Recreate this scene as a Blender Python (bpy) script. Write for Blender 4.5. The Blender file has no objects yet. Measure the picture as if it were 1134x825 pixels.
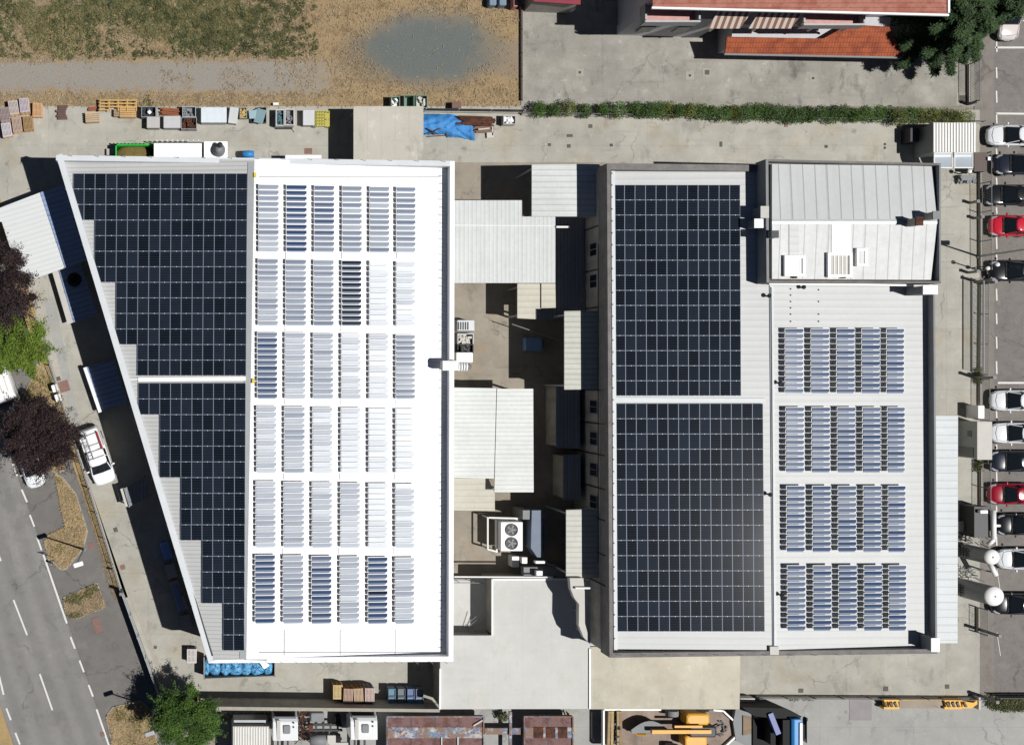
import bpy, math, random
from mathutils import Vector, Matrix
import numpy as np
random.seed(7); rng = np.random.default_rng(11)
scn = bpy.context.scene
COL = scn.collection
R = math.radians
# ---------------------------------------------------------------- survey frame
HC, PXM, NX, NY = 100.0, 13.0, 190.0, 415.0      # drone height (m), photo pixels per metre on the ground, nadir point
def P(px, py, z=0.0):
    k = (1 - z / HC) / PXM
    return Vector(((px - NX) * k, (NY - py) * k, z))
def PP(pts, z): return [P(x, y, z) for x, y in pts]
def onplane(px, py, p0, n):
    c = Vector((0, 0, HC)); d = P(px, py, 0) - c
    t = (p0 - c).dot(n) / d.dot(n)
    return c + d * t
SUN = Vector((.443, -.144, .885)).normalized()
# ---------------------------------------------------------------- shader helper
class S:
    def __init__(s, m, sock): s.m = m; s.k = sock
    def _op(s, op, o, r=False):
        n = s.m.nt.nodes.new('ShaderNodeMath'); n.operation = op
        a, b = (o, s) if r else (s, o)
        for i, v in enumerate((a, b)):
            if isinstance(v, S): s.m.nt.links.new(v.k, n.inputs[i])
            elif v is not None: n.inputs[i].default_value = v
        return S(s.m, n.outputs[0])
    def __add__(s, o): return s._op('ADD', o)
    def __radd__(s, o): return s._op('ADD', o)
    def __sub__(s, o): return s._op('SUBTRACT', o)
    def __rsub__(s, o): return s._op('SUBTRACT', o, True)
    def __mul__(s, o): return s._op('MULTIPLY', o)
    def __rmul__(s, o): return s._op('MULTIPLY', o)
    def min(s, o): return s._op('MINIMUM', o)
    def max(s, o): return s._op('MAXIMUM', o)
    def abs(s): return s._op('ABSOLUTE', None)
    def frac(s): return s._op('FRACT', None)
    def lt(s, o): return s._op('LESS_THAN', o)
    def smooth(s, a, b):
        n = s.m.nt.nodes.new('ShaderNodeMapRange'); n.interpolation_type = 'SMOOTHSTEP'
        s.m.nt.links.new(s.k, n.inputs[0]); n.inputs[1].default_value = a; n.inputs[2].default_value = b
        return S(s.m, n.outputs[0])
class Mat:
    def __init__(s, name, coord='world'):
        s.mat = bpy.data.materials.new(name); s.mat.use_nodes = True
        s.nt = s.mat.node_tree; s.b = s.nt.nodes['Principled BSDF']
        if coord == 'world':
            g = s.nt.nodes.new('ShaderNodeNewGeometry'); s.vec = g.outputs['Position']
        else:
            g = s.nt.nodes.new('ShaderNodeTexCoord'); s.vec = g.outputs['Object']
        sp = s.nt.nodes.new('ShaderNodeSeparateXYZ'); s.nt.links.new(s.vec, sp.inputs[0])
        s.x, s.y, s.z = [S(s, o) for o in sp.outputs]
    def noise(s, scale, detail=4, rough=.55, stretch=None, off=0):
        n = s.nt.nodes.new('ShaderNodeTexNoise'); n.inputs['Scale'].default_value = scale
        n.inputs['Detail'].default_value = detail; n.inputs['Roughness'].default_value = rough
        v = s.vec
        mp = s.nt.nodes.new('ShaderNodeMapping'); s.nt.links.new(v, mp.inputs[0])
        mp.inputs[1].default_value = (off, off * .7, 0)
        if stretch: mp.inputs[3].default_value = stretch
        s.nt.links.new(mp.outputs[0], n.inputs['Vector'])
        return S(s, n.outputs[0])
    def voro(s, scale):
        n = s.nt.nodes.new('ShaderNodeTexVoronoi'); n.inputs['Scale'].default_value = scale
        s.nt.links.new(s.vec, n.inputs['Vector']); return S(s, n.outputs['Distance'])
    def crack(s, scale):
        n = s.nt.nodes.new('ShaderNodeTexNoise'); n.inputs['Scale'].default_value = 1.1; n.inputs['Detail'].default_value = 4; s.nt.links.new(s.vec, n.inputs['Vector'])
        a = s.nt.nodes.new('ShaderNodeVectorMath'); a.operation = 'MULTIPLY_ADD'; s.nt.links.new(n.outputs['Color'], a.inputs[0]); a.inputs[1].default_value = (1.6, 1.6, 0); s.nt.links.new(s.vec, a.inputs[2])
        v = s.nt.nodes.new('ShaderNodeTexVoronoi'); v.feature = 'DISTANCE_TO_EDGE'; v.inputs['Scale'].default_value = scale; s.nt.links.new(a.outputs[0], v.inputs['Vector'])
        return S(s, v.outputs['Distance']).smooth(.014, .003) * s.noise(.3, 2, off=70).smooth(.48, .6)
    def spots(s, scale):
        v = s.nt.nodes.new('ShaderNodeTexVoronoi'); v.inputs['Scale'].default_value = scale; s.nt.links.new(s.vec, v.inputs['Vector'])
        return (S(s, v.outputs['Distance']) + (s.noise(3, 4, off=44) - .5) * .25).smooth(.17, .06) * s.noise(.25, 2, off=77).smooth(.5, .62)
    def mix(s, f, a, b, mode='MIX'):
        n = s.nt.nodes.new('ShaderNodeMix'); n.data_type = 'RGBA'; n.blend_type = mode
        for sock, v in ((n.inputs[0], f), (n.inputs[6], a), (n.inputs[7], b)):
            if isinstance(v, S): s.nt.links.new(v.k, sock)
            elif isinstance(v, (int, float)): sock.default_value = v
            else: sock.default_value = (*v, 1)
        return S(s, n.outputs[2])
    def scale(s, c, f):                      # colour times scalar
        n = s.nt.nodes.new('ShaderNodeVectorMath'); n.operation = 'SCALE'
        if isinstance(c, S): s.nt.links.new(c.k, n.inputs[0])
        else: n.inputs[0].default_value = c
        s.nt.links.new(f.k, n.inputs['Scale']) if isinstance(f, S) else setattr(n.inputs['Scale'], 'default_value', f)
        return S(s, n.outputs[0])
    def objcol(s):
        n = s.nt.nodes.new('ShaderNodeObjectInfo'); return S(s, n.outputs['Color'])
    def objrnd(s):
        n = s.nt.nodes.new('ShaderNodeObjectInfo'); return S(s, n.outputs['Random'])
    def island(s):
        n = s.nt.nodes.new('ShaderNodeNewGeometry'); return S(s, n.outputs['Random Per Island'])
    def stripe(s, ang, period, width, off=0.0):   # 1 inside thin lines whose normal is at angle ang
        c, d = math.cos(ang), math.sin(ang)
        t = ((s.x * c + s.y * d + off) * (1 / period)).frac()
        return t.lt(width / period)
    def wavy(s, ang, period):
        c, d = math.cos(ang), math.sin(ang)
        return ((s.x * c + s.y * d) * (1 / period)).frac()
    def out(s, col, rough=.7, metal=0, spec=.3, bump=None, bstr=.3, bdist=.02, coat=0):
        i = s.b.inputs
        for k, v in (('Base Color', col), ('Roughness', rough), ('Metallic', metal), ('Specular IOR Level', spec), ('Coat Weight', coat)):
            if isinstance(v, S): s.nt.links.new(v.k, i[k])
            elif isinstance(v, (int, float)): i[k].default_value = v
            else: i[k].default_value = (*v, 1)
        if bump is not None:
            b = s.nt.nodes.new('ShaderNodeBump'); b.inputs['Strength'].default_value = bstr; b.inputs['Distance'].default_value = bdist
            s.nt.links.new(bump.k, b.inputs['Height']); s.nt.links.new(b.outputs[0], i['Normal'])
        return s.mat
EXPO = 1.28
def C(r, g, b):                               # sunlit photo sRGB -> base colour
    f = lambda v: ((v / 255 + .055) / 1.055) ** 2.4 if v > 10 else v / 255 / 12.92
    return tuple(min(.9, f(v) / EXPO) for v in (r, g, b))
def plain(name, rgb, rough=.6, metal=0, dirt=.25, sc=1.5, coord='object', spec=.3, coat=0):
    m = Mat(name, coord)
    f = 1 - dirt * .5 + dirt * m.noise(sc, 5)
    g = 1 - dirt * .4 + dirt * .8 * m.noise(sc * 9, 3)
    return m.out(m.scale(rgb, f * g), rough, metal, spec, coat=coat)
def tint(name, rough=.5, metal=0, dirt=.15, sc=2, coat=0, spec=.4):
    m = Mat(name, 'object')
    f = 1 - dirt * .5 + dirt * m.noise(sc, 5)
    return m.out(m.scale(m.objcol(), f), rough, metal, spec, coat=coat)
def sheet(name, rgb, ang, period=.31, dark=.25, width=.07, dirt=.18, rough=.5, dirtang=None, spec=.35):
    m = Mat(name)
    st = m.stripe(ang, period, width)
    t = m.wavy(ang, period)
    st2 = m.stripe(ang, period * 3, width * 1.2, .1)
    n = m.noise(.35, 5); n2 = m.noise(3, 4)
    ca, sa = abs(math.cos(ang)), abs(math.sin(ang))
    n3 = m.noise(2.2, 3, stretch=(.12 + ca, .12 + sa, 1))
    f = (1 - dirt * .5 + dirt * n) * (1 - dirt * .35 + dirt * .7 * n2) * (1 - dirt * .3 + dirt * .6 * n3)
    f = f * (1 - st * dark) * (1 - st2 * dark * .4)
    return m.out(m.scale(rgb, f), rough, 0, spec, bump=(t - .5).abs(), bstr=.35, bdist=.04)
# ---------------------------------------------------------------- mesh helper
class MB:
    def __init__(s): s.v = []; s.f = []; s.mi = []; s.cur = 0
    def mat(s, i): s.cur = i; return s
    def add(s, vs, fs):
        o = len(s.v); s.v += [tuple(v) for v in vs]
        for f in fs: s.f.append([i + o for i in f]); s.mi.append(s.cur)
        return s
    def poly(s, pts): return s.add(pts, [list(range(len(pts)))])
    def prism(s, top, zb):                    # top: 3D points; walls go straight down to zb
        a = sum(top[i][0] * top[(i + 1) % len(top)][1] - top[(i + 1) % len(top)][0] * top[i][1] for i in range(len(top)))
        if a < 0: top = top[::-1]
        n = len(top); vs = list(top) + [(p[0], p[1], zb) for p in top]
        return s.add(vs, [list(range(n)), list(range(2 * n - 1, n - 1, -1))] + [[i, n + i, n + (i + 1) % n, (i + 1) % n] for i in range(n)])
    def slab(s, top, th):                     # top: 3D points in any plane
        a = sum(top[i][0] * top[(i + 1) % len(top)][1] - top[(i + 1) % len(top)][0] * top[i][1] for i in range(len(top)))
        if a < 0: top = top[::-1]
        n = len(top); vs = list(top) + [(p[0], p[1], p[2] - th) for p in top]
        return s.add(vs, [list(range(n)), list(range(2 * n - 1, n - 1, -1))] + [[i, n + i, n + (i + 1) % n, (i + 1) % n] for i in range(n)])
    def box(s, c, d, rz=0, tilt=None):
        m = Matrix.Rotation(rz, 3, 'Z')
        if tilt is not None: m = m @ tilt
        vs = [Vector(c) + m @ Vector((x * d[0] / 2, y * d[1] / 2, z * d[2] / 2)) for z in (-1, 1) for x, y in ((-1, -1), (1, -1), (1, 1), (-1, 1))]
        return s.add(vs, [[3, 2, 1, 0], [4, 5, 6, 7], [0, 1, 5, 4], [1, 2, 6, 5], [2, 3, 7, 6], [3, 0, 4, 7]])
    def cbox(s, c, d, b=.05, rz=0):           # box with chamfered upright and top edges
        x, y, z = d[0] / 2, d[1] / 2, d[2] / 2
        def ring(x, y, z, b): return [(x - b, -y, z), (x, -y + b, z), (x, y - b, z), (x - b, y, z), (-x + b, y, z), (-x, y - b, z), (-x, -y + b, z), (-x + b, -y, z)]
        rs = [ring(x, y, -z, b), ring(x, y, z - b, b), ring(x - b * .35, y - b * .35, z - b * .3, b), ring(x - b, y - b, z, b)]
        m = Matrix.Rotation(rz, 3, 'Z'); c = Vector(c)
        return s.loft([[c + m @ Vector(p) for p in r] for r in rs])
    def loft(s, rings, cap=True):
        n = len(rings[0]); vs = [p for r in rings for p in r]; fs = []
        for k in range(len(rings) - 1):
            for i in range(n):
                j = (i + 1) % n; fs.append([k * n + i, k * n + j, (k + 1) * n + j, (k + 1) * n + i])
        if cap: fs += [list(range(n))[::-1], [(len(rings) - 1) * n + i for i in range(n)]]
        return s.add(vs, fs)
    def tube(s, a, b, r, r2=None, n=8):
        a, b = Vector(a), Vector(b); r2 = r if r2 is None else r2
        d = (b - a).normalized(); u = d.orthogonal().normalized(); w = d.cross(u)
        cs = [(math.cos(2 * math.pi * i / n), math.sin(2 * math.pi * i / n)) for i in range(n)]
        return s.loft([[a + (u * c + w * e) * r for c, e in cs], [b + (u * c + w * e) * r2 for c, e in cs]])
    def lathe(s, c, prof, n=24, axis='Z'):    # prof: (radius, height)
        c = Vector(c)
        def pt(r, h, t):
            x, y = r * math.cos(t), r * math.sin(t)
            return c + (Vector((x, y, h)) if axis == 'Z' else Vector((x, h, y)) if axis == 'Y' else Vector((h, x, y)))
        return s.loft([[pt(r, h, 2 * math.pi * i / n) for i in range(n)] for r, h in prof])
    def path(s, pts, r, n=7):
        for a, b in zip(pts, pts[1:]): s.tube(a, b, r, n=n)
        return s
    def build(s, name, mats, parent=None, world=True, smooth=False, origin=None, sub=0, bevel=0):
        me = bpy.data.meshes.new(name)
        vs = s.v
        o = bpy.data.objects.new(name, me)
        if parent is not None:
            if world:
                inv = ROOT[parent.name].inverted(); vs = [inv @ Vector(v) for v in vs]
            o.parent = parent; ROOT[o.name] = ROOT[parent.name]
        else:
            if origin is None:
                a = np.array(vs); mn, mx = a.min(0), a.max(0); origin = Vector(((mn[0] + mx[0]) / 2, (mn[1] + mx[1]) / 2, mn[2]))
            origin = Vector(origin)
            if world: vs = [Vector(v) - origin for v in vs]
            o.location = origin; ROOT[o.name] = Matrix.Translation(origin)
        me.from_pydata([tuple(v) for v in vs], [], s.f)
        if not isinstance(mats, (list, tuple)): mats = [mats]
        for m in mats: me.materials.append(m)
        if len(mats) > 1: me.polygons.foreach_set('material_index', s.mi)
        if smooth: me.polygons.foreach_set('use_smooth', [True] * len(me.polygons))
        me.update()
        COL.objects.link(o)
        if bevel:
            md = o.modifiers.new('bevel', 'BEVEL'); md.width = bevel; md.segments = 2; md.limit_method = 'ANGLE'
        if sub:
            md = o.modifiers.new('sub', 'SUBSURF'); md.levels = sub; md.render_levels = sub
        return o
ROOT = {}
def tag(o, label, cat, group=None):
    o['label'] = label; o['category'] = cat
    if group: o['group'] = group
    return o
def thing(name, label, cat, loc=(0, 0, 0), rz=0, group=None):
    o = bpy.data.objects.new(name, None); COL.objects.link(o); o.empty_display_size = .3
    o.location = loc; o.rotation_euler = (0, 0, rz)
    ROOT[o.name] = Matrix.Translation(Vector(loc)) @ Matrix.Rotation(rz, 4, 'Z')
    return tag(o, label, cat, group)
def struct(name, mb, mats, parent=None, kind='structure', **k):
    o = mb.build(name, mats, parent, **k)
    if parent is None: o['kind'] = kind
    return o
def dup(root, loc=None, rz=None, label=None, group=None):
    def cp(o, par):
        c = o.copy(); COL.objects.link(c); c.parent = par
        ROOT[c.name] = ROOT.get(o.name, Matrix.Identity(4))
        for ch in list(kids.get(o, [])): cp(ch, c)
        return c
    kids = {}
    def walk(o):
        kids[o] = list(o.children)
        for ch in kids[o]: walk(ch)
    walk(root)
    r = cp(root, None)
    if loc is not None: r.location = loc
    if rz is not None: r.rotation_euler = (0, 0, rz)
    ROOT[r.name] = Matrix.Translation(Vector(r.location)) @ Matrix.Rotation(r.rotation_euler[2], 4, 'Z')
    if label: r['label'] = label
    if group: r['group'] = group
    return r
def colour(o, rgb):
    o.color = (*rgb, 1); return o
def colour_all(o, rgb):
    o.color = (*rgb, 1)
    for c in o.children: colour_all(c, rgb)
def rect(x0, y0, x1, y1): return [(x0, y0), (x1, y0), (x1, y1), (x0, y1)]
def pbox(mb, x0, y0, x1, y1, zt, zb=0): return mb.prism(PP(rect(x0, y0, x1, y1), zt), zb)
# ---------------------------------------------------------------- materials
def concrete(name, rgb, stain=.5, joints=None, warm=(.9, .8, .65), fine=.3, big=.12, jd=.16, blotch=.18, crack=.28):
    m = Mat(name)
    n1 = m.noise(big, 6, .6); n2 = m.noise(.7, 5, .6, off=9); n3 = m.noise(9, 4, .7); n4 = m.noise(.35, 4, off=30)
    f = (1 - stain * .55 + stain * n1 * 1.1) * (1 - stain * .4 + stain * .8 * n2) * (1 - fine * .5 + fine * n3)
    tr = m.noise(1.1, 4, .6, stretch=(.16, 1.2, 1), off=3).smooth(.58, .75)
    f = f * (1 - tr * stain * .22)
    if joints:
        for ang, per, off in joints: f = f * (1 - m.stripe(ang, per, .035, off) * jd)
    sp = m.noise(2.6, 3, .7, off=50).smooth(.64, .74)
    wh_ = m.noise(1.3, 6, .7, off=80).smooth(.56, .7)
    dk_ = m.noise(.55, 5, .7, off=95, stretch=(1, .5, 1)).smooth(.55, .68)
    f = f * (1 - sp * blotch) * (1 + wh_ * blotch * .9) * (1 - dk_ * blotch * 1.1)
    if crack:
        f = f * (1 - m.crack(.22) * crack) * (1 - m.spots(.55) * crack * 1.1)
    c = m.mix(n4.smooth(.5, .72) * .5, rgb, tuple(a * b for a, b in zip(rgb, warm)))
    return m.out(m.scale(c, f), .9, 0, .2, bump=n3, bstr=.25, bdist=.01)
M = {}
M['yard'] = concrete('yard_concrete', C(181, 178, 168), .6, [(0, 8.5, 2), (math.pi / 2, 5.2, 1.3)])
M['apt_yard'] = concrete('mottled_concrete', C(163, 160, 152), .9, [(0, 15, 8.3)], warm=(1.02, 1, .9), big=.2, blotch=.32, fine=.45)
M['yard_s'] = concrete('pale_concrete', C(172, 171, 167), .4, [(0, 8, .8), (math.pi / 2, 9, 3)], warm=(1, .99, .97))
M['inner'] = concrete('warm_concrete', C(160, 152, 139), .7, [(math.pi / 2, 5.3, 0)], warm=(1.08, .92, .74))
def asphalt(name, rgb, worn=.3):
    m = Mat(name)
    n1 = m.noise(.2, 6, .6); n2 = m.noise(14, 3, .7); n3 = m.noise(1.2, 4, off=5)
    cr = m.voro(.35)
    f = (1 - worn * .5 + worn * n1) * (.74 + .52 * n2) * (1 - worn * .4 + worn * .8 * n3)
    f = f * (1 - m.crack(.16) * .3) * (1 - m.spots(.35) * .25) * (1 + m.noise(.5, 5, .7, off=66).smooth(.55, .66) * .10) * (1 - m.noise(.33, 4, .7, off=99).smooth(.56, .6) * .10)
    return m, f, n2
m, f, n2 = asphalt('road_asphalt', 0)
across = m.x * .946 + m.y * .324          # distance across the road
tr = m.noise(.8, 3, stretch=(.9, .25, 1))
wheel = ((across * (1 / 1.75)).frac() - .5).abs().smooth(.1, .45)
M['road'] = m.out(m.scale(C(140, 138, 136), f * (.93 + .12 * wheel) * (.92 + .16 * tr)), .85, 0, .25, bump=n2, bstr=.3, bdist=.008)
m, f, n2 = asphalt('side_asphalt', 0, .4)
M['lay'] = m.out(m.scale(C(124, 121, 118), f), .9, 0, .2, bump=n2, bstr=.3, bdist=.008)
m, f, n2 = asphalt('parking_asphalt', 0, .4)
ck = m.noise(.9, 5, .6, off=12); crack = (ck - .5).abs().smooth(.012, .0)
M['park'] = m.out(m.scale(C(133, 128, 124), f * (1 - crack * .25)), .9, 0, .2, bump=n2, bstr=.3, bdist=.008)
m, f, n2 = asphalt('pavement_asphalt', 0, .45)
M['pave'] = m.out(m.scale(C(140, 134, 127), f), .9, 0, .2)
m, f, n2 = asphalt('far_ground', 0, .5)
M['ground'] = m.out(m.scale(C(150, 145, 132), f), .95, 0, .15)
# field: dry grass soil, green patches, grey gravel track and a slate gravel patch
m = Mat('field_soil')
e1 = m.noise(.45, 6, .65); e2 = m.noise(1.6, 6, .7, off=4); g1 = m.noise(10, 4, .75); g2 = m.noise(26, 2, .8)
dry = m.mix(e2, C(146, 124, 94), C(188, 164, 126))
dry = m.mix(m.noise(1.1, 4, off=21).smooth(.5, .68), dry, C(142, 118, 90))
wob = (e1 - .5) * 5.0 + (e2 - .5) * 2.6
green = ((10.0 - m.x + wob * 1.6) .smooth(-3, 4)) * ((m.y - 27.6 + wob * .5).smooth(-.8, 1.8)) * m.noise(.6, 6, .72, off=40).smooth(.36, .62)
c = m.mix(green * .8, dry, m.mix(m.noise(2.5, 4, .7, off=33), C(64, 72, 38), C(112, 108, 62)))
trk = (12.6 - m.x + wob * 1.4).smooth(-3.5, 2.5) * ((m.y - 24.1 + wob * .4 + (e2 - .5) * 1.2).smooth(-.5, .6)) * ((26.75 - m.y - wob * .4 + (e2 - .5) * 1.2).smooth(-.5, .6))
weeds = m.noise(.8, 5, .7, off=61).smooth(.6, .68)
c = m.mix((trk * (1 - weeds * .8)) * .95, c, C(158, 153, 146))
dx = (m.x - 22.0) * (1 / 5.9); dy = (m.y - 27.75) * (1 / 3.3)
rr = dx * dx + dy * dy; g2_ = m.noise(7, 4, .8, off=17)
ell = (1.0 - rr + wob * .2 + (g2_ - .5) * 1.3).smooth(-.5, .75)
dx2 = (m.x - 29.4) * (1 / 3.4); dy2 = (m.y - 26.9) * (1 / 1.9)
ell2 = (1.0 - dx2 * dx2 - dy2 * dy2 + wob * .12).smooth(-.2, .7)
c = m.mix(ell2 * .85, c, C(152, 138, 120))
dx3 = (m.x - 17) * (1 / 3.2); dy3 = (m.y - 27.2) * (1 / 2.6)
ell3 = (1.0 - dx3 * dx3 - dy3 * dy3 + wob * .12).smooth(-.2, .9)
c = m.mix(ell3 * .7, c, C(128, 118, 102))
c = m.mix(ell * .95, c, C(110, 118, 118))
c = m.scale(c, (.5 + 1.0 * g1) * (.72 + .56 * g2))
M['field'] = m.out(c, 1, 0, .1, bump=g1, bstr=.8, bdist=.05)
m = Mat('verge_soil'); n = m.noise(3, 5, .7); n2 = m.noise(15, 4, .7); n3 = m.noise(.7, 4, off=8).smooth(.5, .62)
c = m.mix(n, C(158, 134, 96), C(200, 174, 126)); c = m.mix(n3 * .35, c, C(122, 120, 78))
M['verge'] = m.out(m.scale(c, .6 + .8 * n2), 1, 0, .1, bump=n2, bstr=.7, bdist=.04)
M['line'] = plain('road_paint', C(232, 231, 226), .8, 0, .3, 6, 'world')
M['kerb'] = plain('kerb_stone', C(176, 170, 158), .9, 0, .5, 2, 'world')
# building skins
M['roof_w'] = sheet('grey_roof_sheet', C(197, 198, 197), math.pi / 2, .315, .2, .08, .14)
M['roof_e'] = sheet('glare_white_roof_sheet', (.83, .835, .84), math.pi / 2,   .315, .14, .07, .18, rough=.4, spec=.45)  # east slope: sun glare put into a whiter base colour
M['roof_r'] = sheet('factory_roof_sheet', C(208, 210, 209), math.pi / 2, .53, .16, .05, .14)
M['roof_up'] = sheet('seamed_roof_sheet', C(203, 206, 206), 0, .94, .42, .08, .2)
M['roof_up2'] = sheet('patchy_seamed_roof_sheet', C(214, 216, 216), 0, .94, .36, .08, .42)
M['par_l'] = plain('white_coping', C(222, 226, 229), .5, 0, .2, .8, 'world')
M['par_e'] = plain('bright_white_coping', (.9, .9, .9), .5, 0, .1, .8, 'world')
M['par_r'] = plain('stained_coping', C(130, 126, 124), .8, 0, .9, 1.2, 'world')
M['wall_l'] = plain('render_wall', C(190, 188, 180), .85, 0, .4, .6, 'world')
m = Mat('factory_wall'); n = m.noise(.6, 6, .65); n2 = m.noise(1.5, 4, stretch=(1, 1, .15)); n3 = m.noise(8, 3)
M['wall_r'] = m.out(m.scale(C(190, 186, 178), (.35 + 1.0 * n) * (.7 + .6 * n2) * (.85 + .3 * n3)), .9, 0, .2)
M['can_w'] = sheet('white_canopy_sheet_x', C(214, 217, 217), 0, .34, .22, .07, .30)
M['can_wy'] = sheet('white_canopy_sheet_y', C(213, 216, 215), math.pi / 2, .47, .25, .07, .30)
M['can_fine'] = sheet('fine_canopy_sheet', C(222, 225, 222), math.pi / 2, .36, .2, .07, .30)
M['can_beige'] = sheet('beige_canopy_sheet', C(200, 196, 180), math.pi / 2, .5, .2, .06, .3)
M['can_shed'] = sheet('shed_roof_sheet', C(196, 196, 186), math.pi / 2, .42, .3, .07, .35)
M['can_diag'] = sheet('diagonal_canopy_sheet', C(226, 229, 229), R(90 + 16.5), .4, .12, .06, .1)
M['can_shade_blue'] = sheet('shade_blue_canopy_sheet', C(150, 172, 208), R(90 + 16.5), .42, .3, .08, .12, rough=.3, spec=.6)  # blue of skylit shade put into the base colour
M['can_strip'] = sheet('lean_to_sheet', C(208, 213, 216), math.pi / 2, .62, .3, .06, .2)
M['can_plain'] = concrete('felt_roof', C(202, 198, 186), .22, [(0, 1.15, 0)], warm=(.95, .95, .92), fine=.12, crack=0)
M['deck'] = concrete('white_membrane', C(213, 213, 209), .25, [(0, 2.4, 0), (math.pi / 2, 1.75, 0)], warm=(1, .97, .9), fine=.1, jd=.06, blotch=.07, crack=0)
M['deck2'] = concrete('cream_membrane', C(206, 200, 183), .5, [(0, 3.4, .5)], warm=(.93, .9, .84), fine=.15, jd=.08, blotch=.14, crack=0)
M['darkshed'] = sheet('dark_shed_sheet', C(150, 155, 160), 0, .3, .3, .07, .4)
M['steel'] = plain('galvanised_steel', C(176, 180, 182), .45, .3, .3, 2)
M['dsteel'] = plain('dark_steel', (.035, .036, .04), .5, .3, .3, 3)
M['black'] = plain('black_rubber', (.018, .018, .018), .8, 0, .2, 3)
M['white'] = plain('white_paint', (.8, .8, .79), .45, 0, .12, 1.5)
M['offw'] = plain('offwhite_paint', C(206, 203, 196), .6, 0, .25, 1.2)
M['grey'] = plain('grey_paint', C(140, 142, 144), .6, 0, .3, 1.5)
m = Mat('rust'); n = m.noise(2.5, 6, .7); n2 = m.noise(12, 3, .7)
M['rust'] = m.out(m.scale(m.mix(n.smooth(.4, .62), C(108, 70, 54), C(70, 54, 50)), .6 + .8 * n2), .95, 0, .15)
m = Mat('rusty_floor'); n = m.noise(1.2, 6, .7); n2 = m.noise(9, 3, .7)
M['rustred'] = m.out(m.scale(m.mix(n.smooth(.42, .6), C(134, 106, 104), C(112, 82, 76)), .7 + .6 * n2), .9, 0, .2)
m = Mat('peeling_blue'); n = m.noise(1.6, 6, .75); n2 = m.noise(2.4, 5, .75, off=8)
c = m.mix(n.smooth(.48, .56), C(120, 142, 172), C(196, 196, 192)); c = m.mix(n2.smooth(.52, .6), c, C(136, 84, 58))
c = m.mix(m.noise(.8, 5, .7, off=19).smooth(.42, .58), c, C(146, 122, 108))
M['peel'] = m.out(m.scale(c, .75 + .5 * m.noise(8, 3)), .85, 0, .2)
m = Mat('weathered_timber', 'object'); n = m.noise(1.2, 4, stretch=(.3, 3, 1)); n2 = m.noise(9, 3)
M['wood'] = m.out(m.scale(m.objcol(), (.65 + .7 * n) * (.75 + .5 * n2)), .9, 0, .15)
M['tint'] = tint('tinted_paint', .55, 0, .3)
M['car'] = tint('car_paint', .17, .0, .10, 2.5, .5)
M['glass'] = plain('dark_glass', (.01, .014, .018), .08, 0, .05, 2, spec=.6)
M['lamp'] = plain('clear_lens', (.6, .62, .64), .15, .2, .05, 2)
M['red'] = plain('red_lens', (.35, .02, .03), .3, 0, .1, 2)
M['plate'] = plain('number_plate', (.7, .7, .68), .5, 0, .05, 2)
m = Mat('solar_cells', 'object'); busb = m.stripe(math.pi / 2, .203, .035, .03)
n = m.objrnd()
M['cell'] = m.out(m.mix(busb * .5, m.scale((.0095, .0135, .021), (.55 + .9 * n) * (.75 + .5 * m.noise(1.1, 3))), (.035, .045, .06)), .1, 0, .15)
M['alu'] = plain('aluminium_frame', C(136, 146, 164), .5, 0, .1, 2)
M['clamp'] = plain('bright_clamp', (.62, .64, .66), .4, 0, 0, 2)
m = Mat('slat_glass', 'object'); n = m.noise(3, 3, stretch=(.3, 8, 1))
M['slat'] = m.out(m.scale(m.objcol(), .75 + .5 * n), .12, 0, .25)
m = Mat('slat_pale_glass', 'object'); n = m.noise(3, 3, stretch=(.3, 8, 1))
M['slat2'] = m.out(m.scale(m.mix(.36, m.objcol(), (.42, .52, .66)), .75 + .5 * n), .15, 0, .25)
m = Mat('terracotta_tiles'); n = m.noise(.9, 5, .65); n2 = m.noise(7, 3, .7)
cx = m.stripe(0, .24, .06); cy = m.stripe(math.pi / 2, .38, .06)
M['tile'] = m.out(m.scale(m.mix(n.smooth(.4, .65), C(184, 102, 70), C(152, 82, 62)), (.7 + .6 * n2) * (1 - cx.max(cy) * .35)), .9, 0, .15, bump=(m.wavy(0, .24) - .5).abs(), bstr=.6, bdist=.05)
m = Mat('faded_roof_tiles'); n = m.noise(.9, 5, .65); n2 = m.noise(7, 3, .7)
cy = m.stripe(math.pi / 2, .33, .06)
M['tile2'] = m.out(m.scale(m.mix(n.smooth(.4, .65), C(186, 128, 112), C(166, 104, 88)), (.7 + .6 * n2) * (1 - cy * .3)), .9, 0, .15)
m = Mat('striped_awning', 'object'); st = (m.x * (1 / .52)).frac().lt(.5)
M['awn'] = m.out(m.mix(st, C(222, 210, 196), C(150, 112, 100)), .9, 0, .1)
M['fac'] = plain('grey_render', C(205, 205, 208), .85, 0, .3, .5, 'world')
M['pinkfloor'] = plain('pink_floor_tiles', C(214, 166, 160), .8, 0, .6, 3, 'world')
m = Mat('blue_tarpaulin'); n = m.noise(1.8, 6, .7); n2 = m.noise(7, 4, .7)
M['tarp'] = m.out(m.scale(m.mix(n2, C(40, 120, 196), C(92, 172, 238)), .65 + .7 * n), .5, 0, .3, bump=n, bstr=.9, bdist=.15)
m = Mat('blue_film'); n = m.noise(4.5, 5, .75); n2 = m.noise(11, 4, .8, off=3)
c = m.mix(n.smooth(.36, .6), C(22, 96, 172), C(110, 190, 232)); c = m.mix(n2.smooth(.58, .68), c, C(226, 240, 248))
M['film'] = m.out(c, .25, 0, .5, bump=n2, bstr=1, bdist=.05)
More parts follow.
